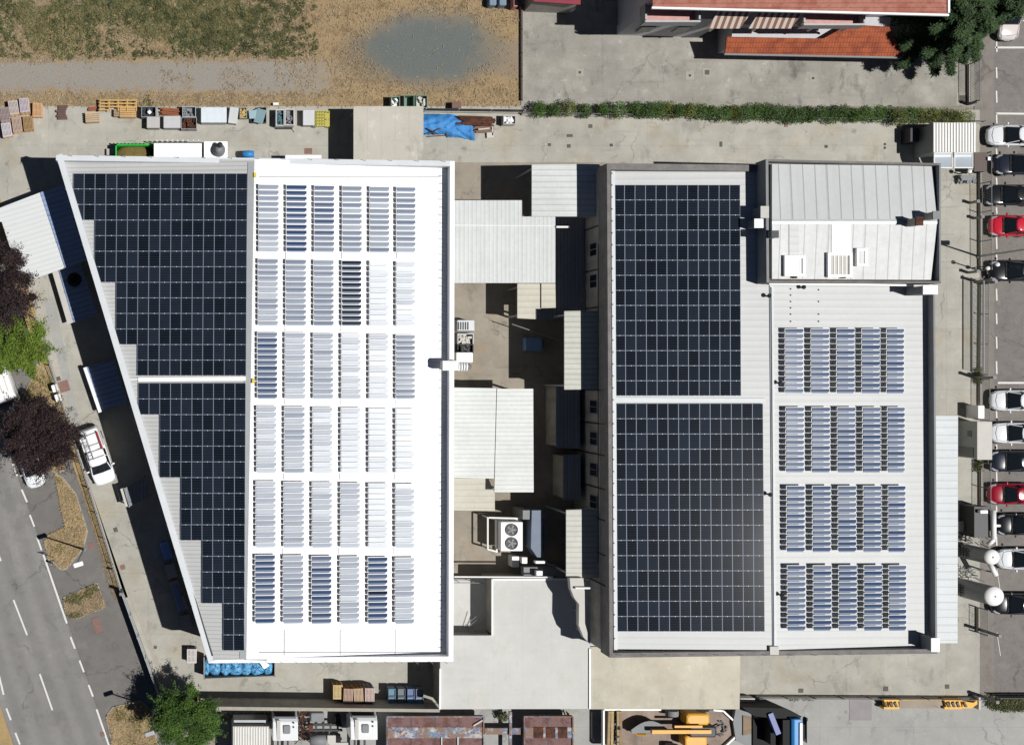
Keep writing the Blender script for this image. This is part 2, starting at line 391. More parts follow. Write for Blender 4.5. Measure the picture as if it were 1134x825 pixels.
def leafmat(name, dark, light, rnd=.9):
    m = Mat(name); i = m.island(); n = m.noise(.55, 4, .6); n2 = m.noise(1.7, 3, off=7)
    c = m.mix((i * .45 + n.smooth(.35, .65) * .3 + n2.smooth(.4, .65) * .25), dark, light)
    m.out(c, .6, 0, .25); 
    return m.mat
M['lf_green'] = leafmat('green_leaves', (.010, .028, .006), (.10, .185, .028))
M['lf_lime'] = leafmat('lime_leaves', (.03, .06, .006), (.19, .27, .035))
M['lf_purple'] = leafmat('plum_leaves', (.008, .005, .006), (.062, .036, .036))
M['lf_cedar'] = leafmat('cedar_needles', (.006, .018, .006), (.07, .125, .04))
M['lf_hedge'] = leafmat('hedge_leaves', (.006, .02, .004), (.085, .165, .028))
M['lf_hedgey'] = leafmat('yellow_hedge_leaves', (.02, .035, .005), (.17, .19, .04))
M['lf_scrub'] = leafmat('bramble_leaves', (.03, .04, .014), (.16, .17, .07))
M['blade'] = leafmat('dry_grass_blades', (.22, .165, .10), (.42, .33, .21))
M['bladeg'] = leafmat('green_grass_blades', (.07, .072, .03), (.24, .22, .105))
M['bark'] = plain('bark', (.07, .052, .04), .95, 0, .6, 3, 'world')
# ---------------------------------------------------------------- SETTING
mb = MB(); G = 1500
mb.poly([(-G, -G, -.06), (G, -G, -.06), (G, G, -.06), (-G, G, -.06)])
struct('ground', mb, M['ground'])
def flat(name, pts, z, mat, th=.04):
    return struct(name, MB().slab(PP(pts, z), th), mat)
flat('yard', [(-260, 117), (577, 117), (577, 122), (1085, 122), (1085, 770), (820, 770), (244, 782), (176, 772), (128, 640), (96, 548), (40, 395), (-20, 220), (-260, 220)], .0, M['yard'])
flat('courtyard', [(470, 180), (670, 180), (670, 650), (470, 650)], .006, M['inner'])
flat('field', [(-420, -420), (576, -420), (576, 118), (-420, 118)], .01, M['field'])
flat('apartment_yard', [(577, -420), (1079, -420), (1079, 118), (577, 118)], .012, M['apt_yard'])
flat('pavement', [(1079, -300), (1101, -300), (1101, 1000), (1085, 1000), (1085, 122), (1079, 122)], .0, M['pave'])
flat('parking_lot', [(1101, -420), (1700, -420), (1700, 768), (1101, 768)], -.02, M['park'])
flat('truck_yard', [(244, 784), (820, 772), (1700, 772), (1700, 1200), (215, 1200)], .004, M['yard_s'])
d = Vector((.324, .946)); nrm = Vector((.946, -.324))
def along(p, t, w=0): return (p[0] + d.x * t + nrm.x * w, p[1] + d.y * t + nrm.y * w)
Lr = (103, 771); 
flat('road', [along(Lr, -900, 0), along(Lr, 500, 0), along(Lr, 500, -100), along(Lr, -900, -100)], -.015, M['road'])
flat('layby', [along(Lr, -700, .5), along(Lr, 350, .5), along(Lr, 350, 74), along(Lr, -700, 74)], -.008, M['lay'])
flat('far_verge', [along(Lr, -900, -101), along(Lr, 500, -101), along(Lr, 500, -300), along(Lr, -900, -300)], -.002, M['verge'])
flat('footpath', [along((85, 545), -260, 0), along((85, 545), 128, 0), along((85, 545), 128, 16), along((85, 545), -260, 16)], .0, M['lay'])
flat('dirt_strip', [(-30, 180), (-12, 180), (102, 548), (134, 652), (134, 662), (127, 655), (92, 548)], .008, M['verge'])
flat('sidewalk', [(48, 330), (60, 330), (104, 548), (98, 548)], .006, M['yard_s'])
road = bpy.data.objects['road']
def dash(a, b, w=.14, parent=road, name='lane_dash', z=.003):
    a = P(*a, z); b = P(*b, z); u = (b - a).normalized(); n = Vector((-u.y, u.x, 0)) * w / 2
    MB().poly([a + n, a - n, b - n, b + n]).build(name, M['line'], parent)
for a, b in (((15, 664), (30, 703)), ((44, 746), (58, 786)), ((-14, 582), (1, 621)), ((72, 826), (87, 867)), ((-43, 500), (-28, 540))): dash(a, b)
for a, b in (((24, 542), (30, 556)), ((33, 570), (38, 583)), ((41, 595), (46, 609)), ((78, 705), (83, 718)), ((88, 731), (93, 744)), ((98, 758), (103, 771)), ((3, 482), (8, 496)), ((14, 513), (19, 527)),
             ((-10, 718), (-5, 731)), ((-1, 748), (4, 769)), ((7, 784), (12, 797)), ((17, 811), (22, 824))): dash(a, b, .15, name='edge_dash')
for a, b in (((48, 614), (74, 690)), ((107, 785), (122, 829))): dash(a, b, .16, name='edge_line')
pk = bpy.data.objects['parking_lot']
def pdash(a, b, w=.12): dash(a, b, w, pk, 'bay_line', -.004)
pdash((1102, 53), (1180, 53), .16); pdash((1103, 126), (1200, 127), .16); pdash((1105, 424), (1200, 424), .16)
for y0, y1 in ((43, 58), (75, 87), (101, 114), (126, 137), (165, 172), (197, 205), (230, 237), (263, 276), (281, 290), (320, 333), (347, 359), (373, 386), (400, 414), (455, 465), (492, 500), (520, 534), (560, 572), (594, 604)): pdash((1103.5, y0), (1104, y1))
for y in (630, 700): pdash((1104, y), (1108, y + 26), .05)
for k in range(10): pdash((1135, 166 + k * 33), (1190, 168 + k * 33))
# raised grass islands with kerbs
def island(name, pts):
    o = flat(name, pts, .09, M['verge'], .1)
    c = Vector((sum(p[0] for p in pts) / len(pts), sum(p[1] for p in pts) / len(pts)))
    big = [tuple(c + (Vector(p) - c) * 1.0 + (Vector(p) - c).normalized() * 1.4) for p in pts]
    MB().slab(PP(big, .07), .085).build('kerb', M['kerb'], o)
    return o
ISL = {'upper': [(60, 525), (70, 530), (84, 548), (96, 588), (92, 606), (74, 629), (68, 630), (54, 619), (50, 600), (53, 592), (72, 583), (66, 556)],
       'middle': [(71, 662), (107, 646), (116, 672), (86, 684), (78, 684), (73, 676)],
       'lower': [(118, 794), (125, 784), (155, 776), (166, 786), (176, 830), (178, 860), (130, 850)],
       'north': [(22, 450), (42, 404), (56, 416), (62, 430), (64, 470), (72, 520), (60, 524), (40, 480)]}
for k, v in ISL.items(): island('grass_island', v)
# ---------------------------------------------------------------- ground cover
def inpoly(pts, poly):
    x, y = pts[:, 0], pts[:, 1]; ins = np.zeros(len(pts), bool); n = len(poly); j = n - 1
    for i in range(n):
        xi, yi = poly[i]; xj, yj = poly[j]
        with np.errstate(divide='ignore', invalid='ignore'):
            c = ((yi > y) != (yj > y)) & (x < (xj - xi) * (y - yi) / (yj - yi + 1e-12) + xi)
        ins ^= c; j = i
    return ins
def cards(name, base, size, lean, mat, kind='stuff', width=.35, parent=None, label=None, cat=None, group=None, z_up=.6):
    """leaf-sized faces: base Nx3 points, size N, random lean"""
    n = len(base); a = rng.uniform(0, 2 * math.pi, n); el = rng.uniform(lean[0], lean[1], n)
    dx = np.stack([np.cos(a) * np.cos(el), np.sin(a) * np.cos(el), np.sin(el)], 1) * size[:, None]
    tw = rng.uniform(-.7, .7, n)
    sd = np.stack([-np.sin(a) * np.cos(tw), np.cos(a) * np.cos(tw), np.sin(tw)], 1) * (size * width)[:, None] / 2
    v = np.stack([base - sd * .5, base + dx * .45 - sd, base + dx, base + dx * .45 + sd], 1).reshape(-1, 3)
    me = bpy.data.meshes.new(name); me.vertices.add(n * 4); me.loops.add(n * 4); me.polygons.add(n)
    org = np.zeros(3)
    o = bpy.data.objects.new(name, me)
    if parent is not None:
        inv = np.array(ROOT[parent.name].inverted()); v = v @ inv[:3, :3].T + inv[:3, 3]; o.parent = parent
    else:
        org = np.array([v[:, 0].mean(), v[:, 1].mean(), v[:, 2].min()]); v = v - org; o.location = org
    me.vertices.foreach_set('co', v.astype(np.float32).ravel())
    me.loops.foreach_set('vertex_index', np.arange(n * 4, dtype=np.int32))
    me.polygons.foreach_set('loop_start', np.arange(0, n * 4, 4, dtype=np.int32))
    me.update(calc_edges=True); me.materials.append(mat); COL.objects.link(o); ROOT[o.name] = Matrix.Translation(org)
    if kind and parent is None: o['kind'] = kind
    if label: tag(o, label, cat, group)
    return o
def w(px, py): return np.stack([(px - NX) / PXM, (NY - py) / PXM], 1)
def scatter(n, box, keep):
    px = rng.uniform(box[0], box[2], n); py = rng.uniform(box[1], box[3], n)
    k = keep(px, py); px, py = px[k], py[k]
    xy = w(px, py); return np.concatenate([xy, np.full((len(xy), 1), .02)], 1), px, py
def vn(px, py, s, seed=0):        # cheap value noise 0..1
    r2 = np.random.default_rng(seed); g = r2.random((64, 64)); x = (px / s) % 63; y = (py / s) % 63
    x = np.abs(x); y = np.abs(y); i = x.astype(int); j = y.astype(int); fx = x - i; fy = y - j
    fx = fx * fx * (3 - 2 * fx); fy = fy * fy * (3 - 2 * fy); i2 = (i + 1) % 64; j2 = (j + 1) % 64
    return (g[i, j] * (1 - fx) + g[i2, j] * fx) * (1 - fy) + (g[i, j2] * (1 - fx) + g[i2, j2] * fx) * fy
def fieldkeep(px, py):
    q = vn(px + 100, py + 200, 22, 1) * .6 + vn(px + 100, py + 200, 8, 2) * .4
    trk = (px < 362) & (py > 67 + 9 * (q - .5)) & (py < 104 + 12 * (q - .5))
    ell = (((px - 478) / 82) ** 2 + ((py - 54) / 44) ** 2) < .75 + .5 * (q - .5)
    thin = (px > 340)
    dens = np.where(trk, np.where(q > .66, .3, .012), np.where(ell, .015, np.where(thin, .35, 1.0)))
    dens = np.where((px > 545) & (py > 40) & (py < 95), .08, dens)
    return rng.random(len(px)) < dens * (.35 + .9 * q)
b, px, py = scatter(105000, (-20, -40, 574, 118), fieldkeep)
gq = vn(px + 50, py + 90, 30, 5) * .6 + vn(px, py + 90, 11, 6) * .4
isg = (gq + np.where((px < 330) & (py < 66), .06, -.35) + np.where((px < 330) & (py > 95), .02, 0)) > .5
cards('dry_grass', b[~isg], rng.uniform(.10, .36, (~isg).sum()), (.03, .55), M['blade'], width=.2)
cards('green_grass', b[isg], rng.uniform(.12, .4, isg.sum()), (.05, .8), M['bladeg'], width=.25)
pts = []
b2, px, py = scatter(3600, (-20, -40, 350, 64), lambda x, y: (vn(x + 300, y + 60, 34, 9) * .42 + vn(x + 300, y + 60, 10, 10) * .3 + rng.random(len(x)) * .30 + np.where(y < 25, .07, 0) + np.where(x > 120, .04, -.03)) > .57)
for p, sx in zip(b2, px):
    r = random.uniform(.08, .36); n = int(30 * r / .3)
    u = rng.normal(size=(n, 3)); u /= np.linalg.norm(u, axis=1)[:, None]; u[:, 2] = np.abs(u[:, 2]) * .9
    pts.append(p + u * r * rng.uniform(.5, 1, (n, 1)))
pts = np.concatenate(pts); cards('scrub', pts, rng.uniform(.05, .16, len(pts)), (-.3, 1.0), M['lf_scrub'], width=.7)
for k, poly in ISL.items():
    xs = [p[0] for p in poly]; ys = [p[1] for p in poly]
    b, px, py = scatter(6500, (min(xs) - 2, min(ys) - 2, max(xs) + 2, max(ys) + 2), lambda x, y: inpoly(np.stack([x, y], 1), poly))
    b[:, 2] = .09
    g = vn(px + 77, py + 31, 11, 3) + np.where(px < np.mean(xs), .06, -.1) > .68
    cards('island_dry_grass', b[~g], rng.uniform(.1, .32, (~g).sum()), (.05, .7), M['blade'], width=.2)
    if g.sum() > 5: cards('island_green_grass', b[g], rng.uniform(.1, .3, g.sum()), (.1, 1.1), M['bladeg'], width=.22)
b, px, py = scatter(26000, (70, 520, 140, 665), lambda x, y: inpoly(np.stack([x, y], 1), [(86, 524), (97, 530), (134, 652), (130, 668), (121, 652), (92, 548)]))
cards('strip_dry_grass', b, rng.uniform(.08, .2, len(b)), (.1, 1.0), M['blade'], width=.18)
# ---------------------------------------------------------------- LEFT BUILDING
wh = thing('warehouse', 'long white warehouse with slanted street side and roof half dark solar panels, half white', 'warehouse', P(285, 430, 0))
ZP = 7.5
outer = [(62, 172), (503.5, 178.5), (502, 732), (231, 734)]
mb = MB(); mb.prism([Vector((p.x, p.y, 6.0)) for p in [P(x, y, ZP) for x, y in [(65, 175), (501, 181), (499.5, 730), (233, 731)]]], 0)
mb.build('wall', M['wall_l'], wh)
r0, r1 = P(282, 178, 7.7), P(273, 729, 7.7)
rd = (r1 - r0).normalized(); out_w = Vector((rd.y, -rd.x, 0)); 
if out_w.x > 0: out_w = -out_w
nW = (Vector((0, 0, 1)) + out_w * .072).normalized(); nE = (Vector((0, 0, 1)) - out_w * .072).normalized()
def LW(px, py, dz=0): return onplane(px, py, r0 + Vector((0, 0, dz)), nW)
def LE(px, py, dz=0): return onplane(px, py, r0 + Vector((0, 0, dz)), nE)
MB().slab([LW(*p) for p in [(282, 177), (273, 730), (234, 731), (66, 176)]], .25).build('roof_slope', M['roof_w'], wh)
MB().slab([LE(*p) for p in [(282, 177), (273, 730), (498, 729), (498, 180)]], .25).build('glare_white_roof_slope', M['roof_e'], wh)
def ring_seg(mb, a, b, wid, zt, zb, inward):
    a, b = P(*a, zt), P(*b, zt); u = (b - a).normalized(); n = Vector((-u.y, u.x, 0)) * wid
    if n.dot(inward - a) < 0: n = -n
    return mb.prism([a, b, b + n, a + n], zb)
cen = P(285, 450, ZP)
for i, (a, b, mt, wd) in enumerate([((62, 172), (503.5, 178.5), 'par_l', .42), ((503.5, 179), (502, 732), 'par_e', .36), ((502, 732.3), (231, 734), 'par_e', .4), ((231, 733.6), (62, 172.5), 'par_l', .5)]):
    mb = MB(); ring_seg(mb, a, b, wd, ZP + (.003 * i), 5.9, cen); mb.build('parapet', M[mt], wh)
mb = MB()   # dark gutters along the street side and the east parapet
for (a, b) in (((70.5, 184), (235.5, 726)),):
    A, B = LW(*a, .06), LW(*b, .06); mb.path([A, B], .06, 6)
mb.build('gutter', M['dsteel'], wh)
A, B = LW(279, 180, .05), LW(270.5, 727, .05)
mb = MB(); mb.slab([LW(274.5, 180, .06), LW(281.5, 180, .06), LW(272.5, 729, .06), LW(265.5, 729, .06)], .05); mb.build('ridge_cap', M['steel'], wh)
mb = MB(); mb.slab([LW(153, 418, .12), LW(272, 417, .12), LW(272, 421.5, .12), LW(153, 422.5, .12)], .1); mb.slab([LW(136, 419.5, .1), LW(153, 419.3, .1), LW(153, 420.3, .1), LW(136, 420.3, .1)], .05)
mb.build('cable_tray', M['white'], wh)
for x in (315, 377, 438):
    mb = MB(); mb.box((LE(x, 711, .02) + LE(x, 711, .02)) / 2, (.07, 2.0, .06)); mb.build('roof_joint', M['steel'], wh)
for yy in (283, 363.5, 445, 527.5, 610):
    for x in (315, 377, 438): 
        mb = MB(); mb.box(LE(x - (yy - 440) * .01, yy, .02), (.05, .5, .05)); mb.build('roof_joint', M['steel'], wh)
for yy in (196, 722):
    A, B = LE(287, yy, .04), LE(488, yy, .04); MB().tube(A, B, .025, n=6).build('cable', M['grey'], wh)
def spike(p, v, parent):
    MB().tube(p, p + v, .018, n=5).build('rod_bracket', M['steel'], parent)
for i in range(15):
    q = P(80 + i * 29.5, 173.5 + i * .43, ZP); spike(q, Vector((-.1, 0, .55)), wh)
    q = P(262 + i * 16.5, 733, ZP); spike(q, Vector((.1, 0, .5)), wh)
for i in range(18):
    t = i / 18; q = P(64 + 167 * t, 180 + 552 * t, ZP); spike(q, Vector((0, 0, .5)), wh)
mb = MB(); mb.box(LW(282.5, 194, .12), (.2, .35, .15)); mb.box(LW(280.5, 422, .12), (.2, .35, .15)); mb.build('junction_box', plain('yellow_paint', (.65, .5, .03), .5), wh)
mb = MB(); mb.slab([P(271, 727, 7.56), P(296, 727.5, 7.56), P(296, 731, 7.56), P(271, 730.5, 7.56)], .1); mb.build('roof_grating', M['dsteel'], wh)
for i in range(62):
    q = LE(487.5 + random.uniform(-.6, .4), 186 + i * 8.7, .03); mb = MB(); mb.box(q, (random.uniform(.12, .34), .05, .04)); mb.build('gutter_clip', M['grey'], wh)
# white exhaust crossing the east parapet
ex = thing('exhaust_duct', 'white ribbed exhaust duct leaving the white roof over its east parapet', 'duct', LE(486, 405, 0))
mb = MB(); mb.box(P(498, 405, 7.9), (1.25, .75, .6)); mb.build('duct_box', M['white'], ex)
mb = MB(); mb.box(P(488.5, 405, 7.85), (.2, .6, .5)); mb.build('cowl', M['grey'], ex)  # no real cowl: grey block standing in for the duct's dark shadow
for k in range(4):
    mb = MB(); c = P(508 + k * 2.8, 406, 7.9 - k * .25); mb.lathe(c, [(.22, -.07), (.36, -.05), (.36, .05), (.22, .07)], 14, 'X'); mb.build('duct_rib', M['white'], ex)
mb = MB(); mb.path([P(505, 406, 7.8), P(517, 406, 6.8), P(519, 406, 5.5)], .24, 10); mb.build('hose', M['grey'], ex)
# ---------------------------------------------------------------- solar panels
PW, PH = 1.0, 1.0
def panel_proto(wd, ht):
    r = thing('solar_panel', 'x', 'solar panel', (0, 0, 0))
    mb = MB(); t = .035; fw = .022
    mb.box((0, ht / 2 - fw / 2, 0), (wd, fw, t)); mb.box((0, -ht / 2 + fw / 2, 0), (wd, fw, t))
    mb.box((wd / 2 - fw / 2, 0, 0), (fw, ht - 2 * fw, t)); mb.box((-wd / 2 + fw / 2, 0, 0), (fw, ht - 2 * fw, t)); mb.box((0, 0, 0), (.045, ht - 2 * fw, t))
    mb.box((0, 0, -.012), (wd - 2 * fw, ht - 2 * fw, .006))
    mb.build('frame', M['alu'], r, world=False)
    for sx in (-1, 1):
        hw = (wd - 2 * fw - .045) / 2
        mb = MB(); mb.box((sx * (.0225 + hw / 2), 0, .004), (hw - .004, ht - 2 * fw - .004, .02)); mb.build('cell_field', M['cell'], r, world=False)
        mb = MB(); mb.box((sx * wd * .27, -ht / 2 - .01, .02), (.06, .06, .035)); mb.build('clamp', M['clamp'], r, world=False)
    return r
def place_array(rows, fn, y_edges, xcols, label, group, proto):
    """rows: list of first column index; xcols(col, y) -> px x"""
    first = [True]
    for r, c0 in enumerate(rows):
        for cidx in range(c0, len(xcols[0]) - 1):
            ya, yb = y_edges[r], y_edges[r + 1]
            def X(i, y):
                t = (y - y_edges[0]) / (y_edges[-1] - y_edges[0]); return xcols[0][i] * (1 - t) + xcols[1][i] * t
            a = fn(X(cidx, ya), ya); b = fn(X(cidx + 1, ya), ya); c = fn(X(cidx + 1, yb), yb); dd = fn(X(cidx, yb), yb)
            ctr = (a + b + c + dd) / 4
            ex_ = ((b - a) + (c - dd)).normalized(); ey = ((a - dd) + (b - c)); ey = (ey - ex_ * ey.dot(ex_)).normalized(); ez = ex_.cross(ey)
            o = dup(proto, ctr, None, label, group)
            wd = ((b - a).length + (c - dd).length) / 2 - .008; ht = ((a - dd).length + (b - c).length) / 2 - .006
            o.rotation_euler = Matrix((ex_, ey, ez)).transposed().to_euler()
            o.scale = (wd / proto['w'], ht / proto['h'], 1)
proto = panel_proto(1.69, 1.235); proto['w'] = 1.69; proto['h'] = 1.235
lin = lambda a, b, n: [a + (b - a) * i / n for i in range(n + 1)]
place_array([0] * 3 + [1] * 4 + [2] * 4 + [3] * 2, lambda x, y: LW(x, y, .14), lin(192.3, 416, 13), (lin(81.3, 274.0, 8), lin(79.5, 272.5, 8)),
            'dark framed solar panel in the large stepped upper array, left warehouse roof', 'panels of the upper array on the left roof', proto)
place_array([0] * 2 + [1] * 4 + [2] * 4 + [3] * 4 + [4] * 3, lambda x, y: LW(x, y, .14), lin(424.3, 720, 17), (lin(153.2, 272.2, 5), lin(151.8, 270.5, 5)),
            'dark framed solar panel in the tapering lower array, left warehouse roof', 'panels of the lower array on the left roof', proto)
# ---------------------------------------------------------------- RIGHT BUILDING
fb = thing('factory', 'large grey roofed factory with two big dark solar arrays and stained west wall', 'factory', P(850, 450, 0))
ZR = 8.2; XW = 445.4 / 13
outline = [(672, 181), (850, 183), (1036, 186), (1038, 724), (675, 728)]
low = [P(x, y, ZR) for x, y in [(674, 183), (1034, 187), (1035.5, 721), (676.5, 726)]]
mb = MB(); mb.prism([Vector((p.x, p.y, 6.6)) for p in low], 0); mb.build('wall', M['wall_r'], fb)
q0, q1 = P(853, 184, 8.0), P(857, 724, 8.0)
nRW = Vector((-.045, 0, 1)).normalized(); nRE = Vector((.045, 0, 1)).normalized()
def RW(px, py, dz=0): return onplane(px, py, P(855, 450, 8.0) + Vector((0, 0, dz)), nRW)
def RE(px, py, dz=0): return onplane(px, py, P(855, 450, 8.0) + Vector((0, 0, dz)), nRE)
MB().slab([RW(*p) for p in [(676, 184), (855, 186), (855, 724), (678, 725)]], .25).build('roof_slope', M['roof_r'], fb)
MB().slab([RE(*p) for p in [(855, 186), (1032, 188), (1033, 721), (855, 724)]], .25).build('roof_slope', M['roof_r'], fb)
cen = P(850, 450, ZR)
for i, (a, b, wd, mt) in enumerate([((672, 181), (850, 183), .5, 'par_r'), ((1035.5, 318), (1038, 722), .14, 'grey'), ((1038, 723.5), (675, 728), .36, 'par_r'), ((675.0, 727.5), (672.2, 181.5), .28, 'par_r')]):
    mb = MB(); ring_seg(mb, a, b, wd, ZR + .003 * i, 6.3, cen); mb.build('parapet', M[mt], fb)
mb = MB(); mb.slab([RW(677, 188, .16), RW(681, 188, .16), RW(684, 722, .16), RW(680, 722, .16)], .12); mb.build('edge_flashing', M['par_l'], fb)
for i in range(40):
    t = i / 40; mb = MB(); mb.lathe(RW(677.6 + 3 * t, 192 + 528 * t, .17), [(.07, 0), (.05, .05)], 6); mb.build('flashing_bolt', M['grey'], fb)
mb = MB(); mb.slab([RW(852.5, 316, .08), RW(856.5, 316, .08), RW(860, 722, .08), RW(856, 722, .08)], .06); mb.build('ridge_cap', M['par_l'], fb)
mb = MB(); mb.path([RE(854.2, 318, .12), RE(857.2, 716, .12)], .035, 6); mb.build('conduit', M['steel'], fb)
mb = MB(); mb.slab([RW(682, 440, .12), RW(848, 441, .12), RW(848, 445, .12), RW(682, 445, .12)], .08); mb.build('cable_tray', M['par_l'], fb)
mb = MB(); mb.box(RE(857, 720, .15), (.7, .65, .2)); mb.build('roof_pad', M['offw'], fb)
for i in range(13):
    spike(P(690 + i * 27, 725.5, ZR), Vector((-.5, .05, .25)), fb)
for x0, y0 in ((876, 320), (907, 321), (876, 327), (907, 334), (876, 334), (876, 341), (876, 348), (907, 348), (876, 356), (907, 356)):
    mb = MB(); mb.lathe(RE(x0 - 0.5, y0, .02), [(.07, 0), (.05, .05)], 6); mb.build('roof_bolt', M['dsteel'], fb)
# west wall openings and pipes (wall plane x = XW)
def onwall(px, py):
    k = (px - NX) / PXM; z = HC * (1 - XW / k); return Vector((XW, (NY - py) * (1 - z / HC) / PXM, z))
for (ya, yb) in ((270, 283), (305, 318), (444, 457), (479, 492), (513, 527), (549, 562), (586, 599), (368, 380), (404, 417)):
    ym = (ya + yb) / 2; Y = (NY - ym) * .9525 / PXM
    mb = MB(); mb.box((XW - .015, Y, 4.75), (.07, 1.1, 1.55)); wf = mb.build('window', M['grey'], fb)
    mb = MB(); mb.box((XW - .03, Y - .26, 4.75), (.06, .46, 1.4)); mb.box((XW - .03, Y + .26, 4.75), (.06, .46, 1.4)); mb.build('pane', M['glass'], wf)
for y in (250, 298, 340, 432, 469, 503, 540, 574, 612, 645):
    Y = (NY - y) * .94 / PXM; mb = MB(); mb.tube((XW - .08, Y, 0), (XW - .08, Y, 7.4), .055, n=7); mb.build('downpipe', M['dsteel'], fb)
mb = MB(); mb.path([(XW - .1, 10.5, 6.0), (XW - .1, -15, 6.0)], .04, 6); mb.build('wall_cable', M['dsteel'], fb)
place_array([0] * 14, lambda x, y: RW(x, y, .14), lin(205, 438.3, 14), (lin(679.8, 819.5, 6), lin(681.3, 820.6, 6)),
            'dark framed solar panel in the narrower upper array on the factory roof', 'panels of the upper array on the factory roof', proto)
place_array([0] * 15, lambda x, y: RW(x, y, .14), lin(446.8, 699, 15), (lin(681, 844.8, 7), lin(683, 846.8, 7)),
            'dark framed solar panel in the wider lower array on the factory roof', 'panels of the lower array on the factory roof', proto)
def kill(o):
    for c in list(o.children): kill(c)
    bpy.data.objects.remove(o)
kill(proto)
# raised racks of twelve narrow slats
ORD = ['first', 'second', 'third', 'fourth', 'fifth', 'sixth']
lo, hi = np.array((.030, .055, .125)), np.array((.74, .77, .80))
def rack(fn, x0, x1, y0, y1, h, shade, label, group, wid=.54, cover=.27):
    p = fn((x0 + x1) / 2, (y0 + y1) / 2, 0)
    r = thing('slat_rack', label, 'panel rack', p, 0, group)
    n = 12; 
    A, B, Cc = fn(x0, y0, h), fn(x1, y0, h), fn(x0, y1, h)
    ux = (B - A); uy = (Cc - A) / n; ln = ux.length; pit = uy.length
    ang = math.atan2(ux.z, ux.x)
    fr = MB()
    for i in range(n):
        c = A + ux / 2 + uy * (i + .5)
        T = Matrix.Rotation(-ang, 3, 'Y') @ Matrix.Rotation(R(4), 3, 'X')
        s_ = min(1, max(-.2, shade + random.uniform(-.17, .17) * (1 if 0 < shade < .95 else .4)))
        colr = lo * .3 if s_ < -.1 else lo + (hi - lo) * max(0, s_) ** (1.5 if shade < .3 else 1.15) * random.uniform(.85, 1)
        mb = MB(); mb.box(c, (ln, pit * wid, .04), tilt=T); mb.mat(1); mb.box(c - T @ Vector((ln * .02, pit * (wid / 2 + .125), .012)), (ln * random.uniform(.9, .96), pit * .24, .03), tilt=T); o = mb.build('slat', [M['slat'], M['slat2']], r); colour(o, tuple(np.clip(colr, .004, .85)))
        fr.box(c - Vector((0, 0, .035)), (ln + .1, pit * (wid + cover), .02), tilt=T)
        for sx in (-.42, .42): fr.box(c + ux * sx - Vector((0, 0, h / 2 + .02)), (.035, .035, h))
    fr.build('support_frame', M['white'], r)
SLAT_GLARE = [[.42, .06, .28, .42, .40, .36], [.50, .38, .42, -.3, .97, .85], [.22, .58, .52, .84, .9, .34], [.74, .55, .82, .94, .98, .98], [.58, .52, .66, .68, .98, .80], [.14, .40, .14, .62, .05, .55]]  # sun and sky reflections per rack, put into the slat base colours
CX = [(287, 308.5), (317.5, 339.5), (348.5, 370), (379.5, 400.5), (410, 431), (439.5, 460)]
RY = [(203.5, 279), (286, 360.5), (367, 441.5), (449, 523.5), (532, 606), (613.5, 690)]
for i, (y0, y1) in enumerate(RY):
    for j, (x0, x1) in enumerate(CX):
        sk = -(y0 - 200) * .010 * (1 - j / 8)
        tone = 'black' if SLAT_GLARE[i][j] < 0 else 'deep blue' if SLAT_GLARE[i][j] < .2 else 'blue grey' if SLAT_GLARE[i][j] < .6 else 'glare white'
        rack(LE, x0 + sk, x1 + sk, y0 + j * .6, y1 + j * .1, .40, SLAT_GLARE[i][j],
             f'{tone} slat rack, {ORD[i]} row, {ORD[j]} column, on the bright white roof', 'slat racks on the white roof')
for i, (y0, y1) in enumerate([(363, 435.5), (450, 523), (537, 611), (625, 698)]):
    for j, (x0, x1) in enumerate([(870, 889.5), (898.7, 918.3), (927, 946.5), (955, 974.5), (982.5, 1001)]):
        sk = i * .8
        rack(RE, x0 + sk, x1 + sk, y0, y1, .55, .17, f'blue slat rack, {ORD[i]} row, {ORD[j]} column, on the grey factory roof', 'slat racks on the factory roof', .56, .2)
# upper hall in the north east corner
ah = thing('upper_hall', 'raised seamed metal roof block with rooflights on the corner of the factory', 'building', P(945, 245, 0))
ZA = 9.3
mb = MB(); mb.prism([Vector((*P(x, y, ZA).xy, 8.6)) for x, y in [(850, 178), (1039, 182), (1041, 312), (852, 312)]], 0); mb.build('wall', M['wall_r'], ah)
e0 = P(945, 245, 9.35)
nN = Vector((0, .085, 1)).normalized(); nS = Vector((0, -.085, 1)).normalized()
MB().slab([onplane(*p, e0, nN) for p in [(855, 182), (1033, 184), (1038, 245), (855, 245)]], .25).build('roof_slope', M['roof_up'], ah)
MB().slab([onplane(*p, e0, nS) for p in [(855, 245), (1038, 245), (1031, 310), (855, 309)]], .25).build('roof_slope', M['roof_up2'], ah)
cen = P(945, 245, ZA)
for i, (a, b, wd, mt) in enumerate([((848, 176.5), (1042, 181), .16, 'par_r'), ((1042, 181.5), (1042, 313.5), .12, 'grey'), ((1042, 313.8), (849, 313), .16, 'par_r'), ((849, 312.7), (848, 177), .2, 'grey')]):
    mb = MB(); ring_seg(mb, a, b, wd, ZA + .2 + .003 * i, 7.9, cen); mb.build('parapet', M[mt], ah)
mb = MB(); mb.slab([P(852, 313, 8.75), P(1012, 315, 8.75), P(1012, 317, 8.75), P(852, 315.2, 8.75)], .3); mb.build('flashing', M['white'], ah)
mb = MB(); mb.slab([onplane(855, 243, e0 + Vector((0, 0, .06)), nN), onplane(1038, 243, e0 + Vector((0, 0, .06)), nN), onplane(1038, 245, e0 + Vector((0, 0, .06)), nN), onplane(855, 245, e0 + Vector((0, 0, .06)), nN)], .05)
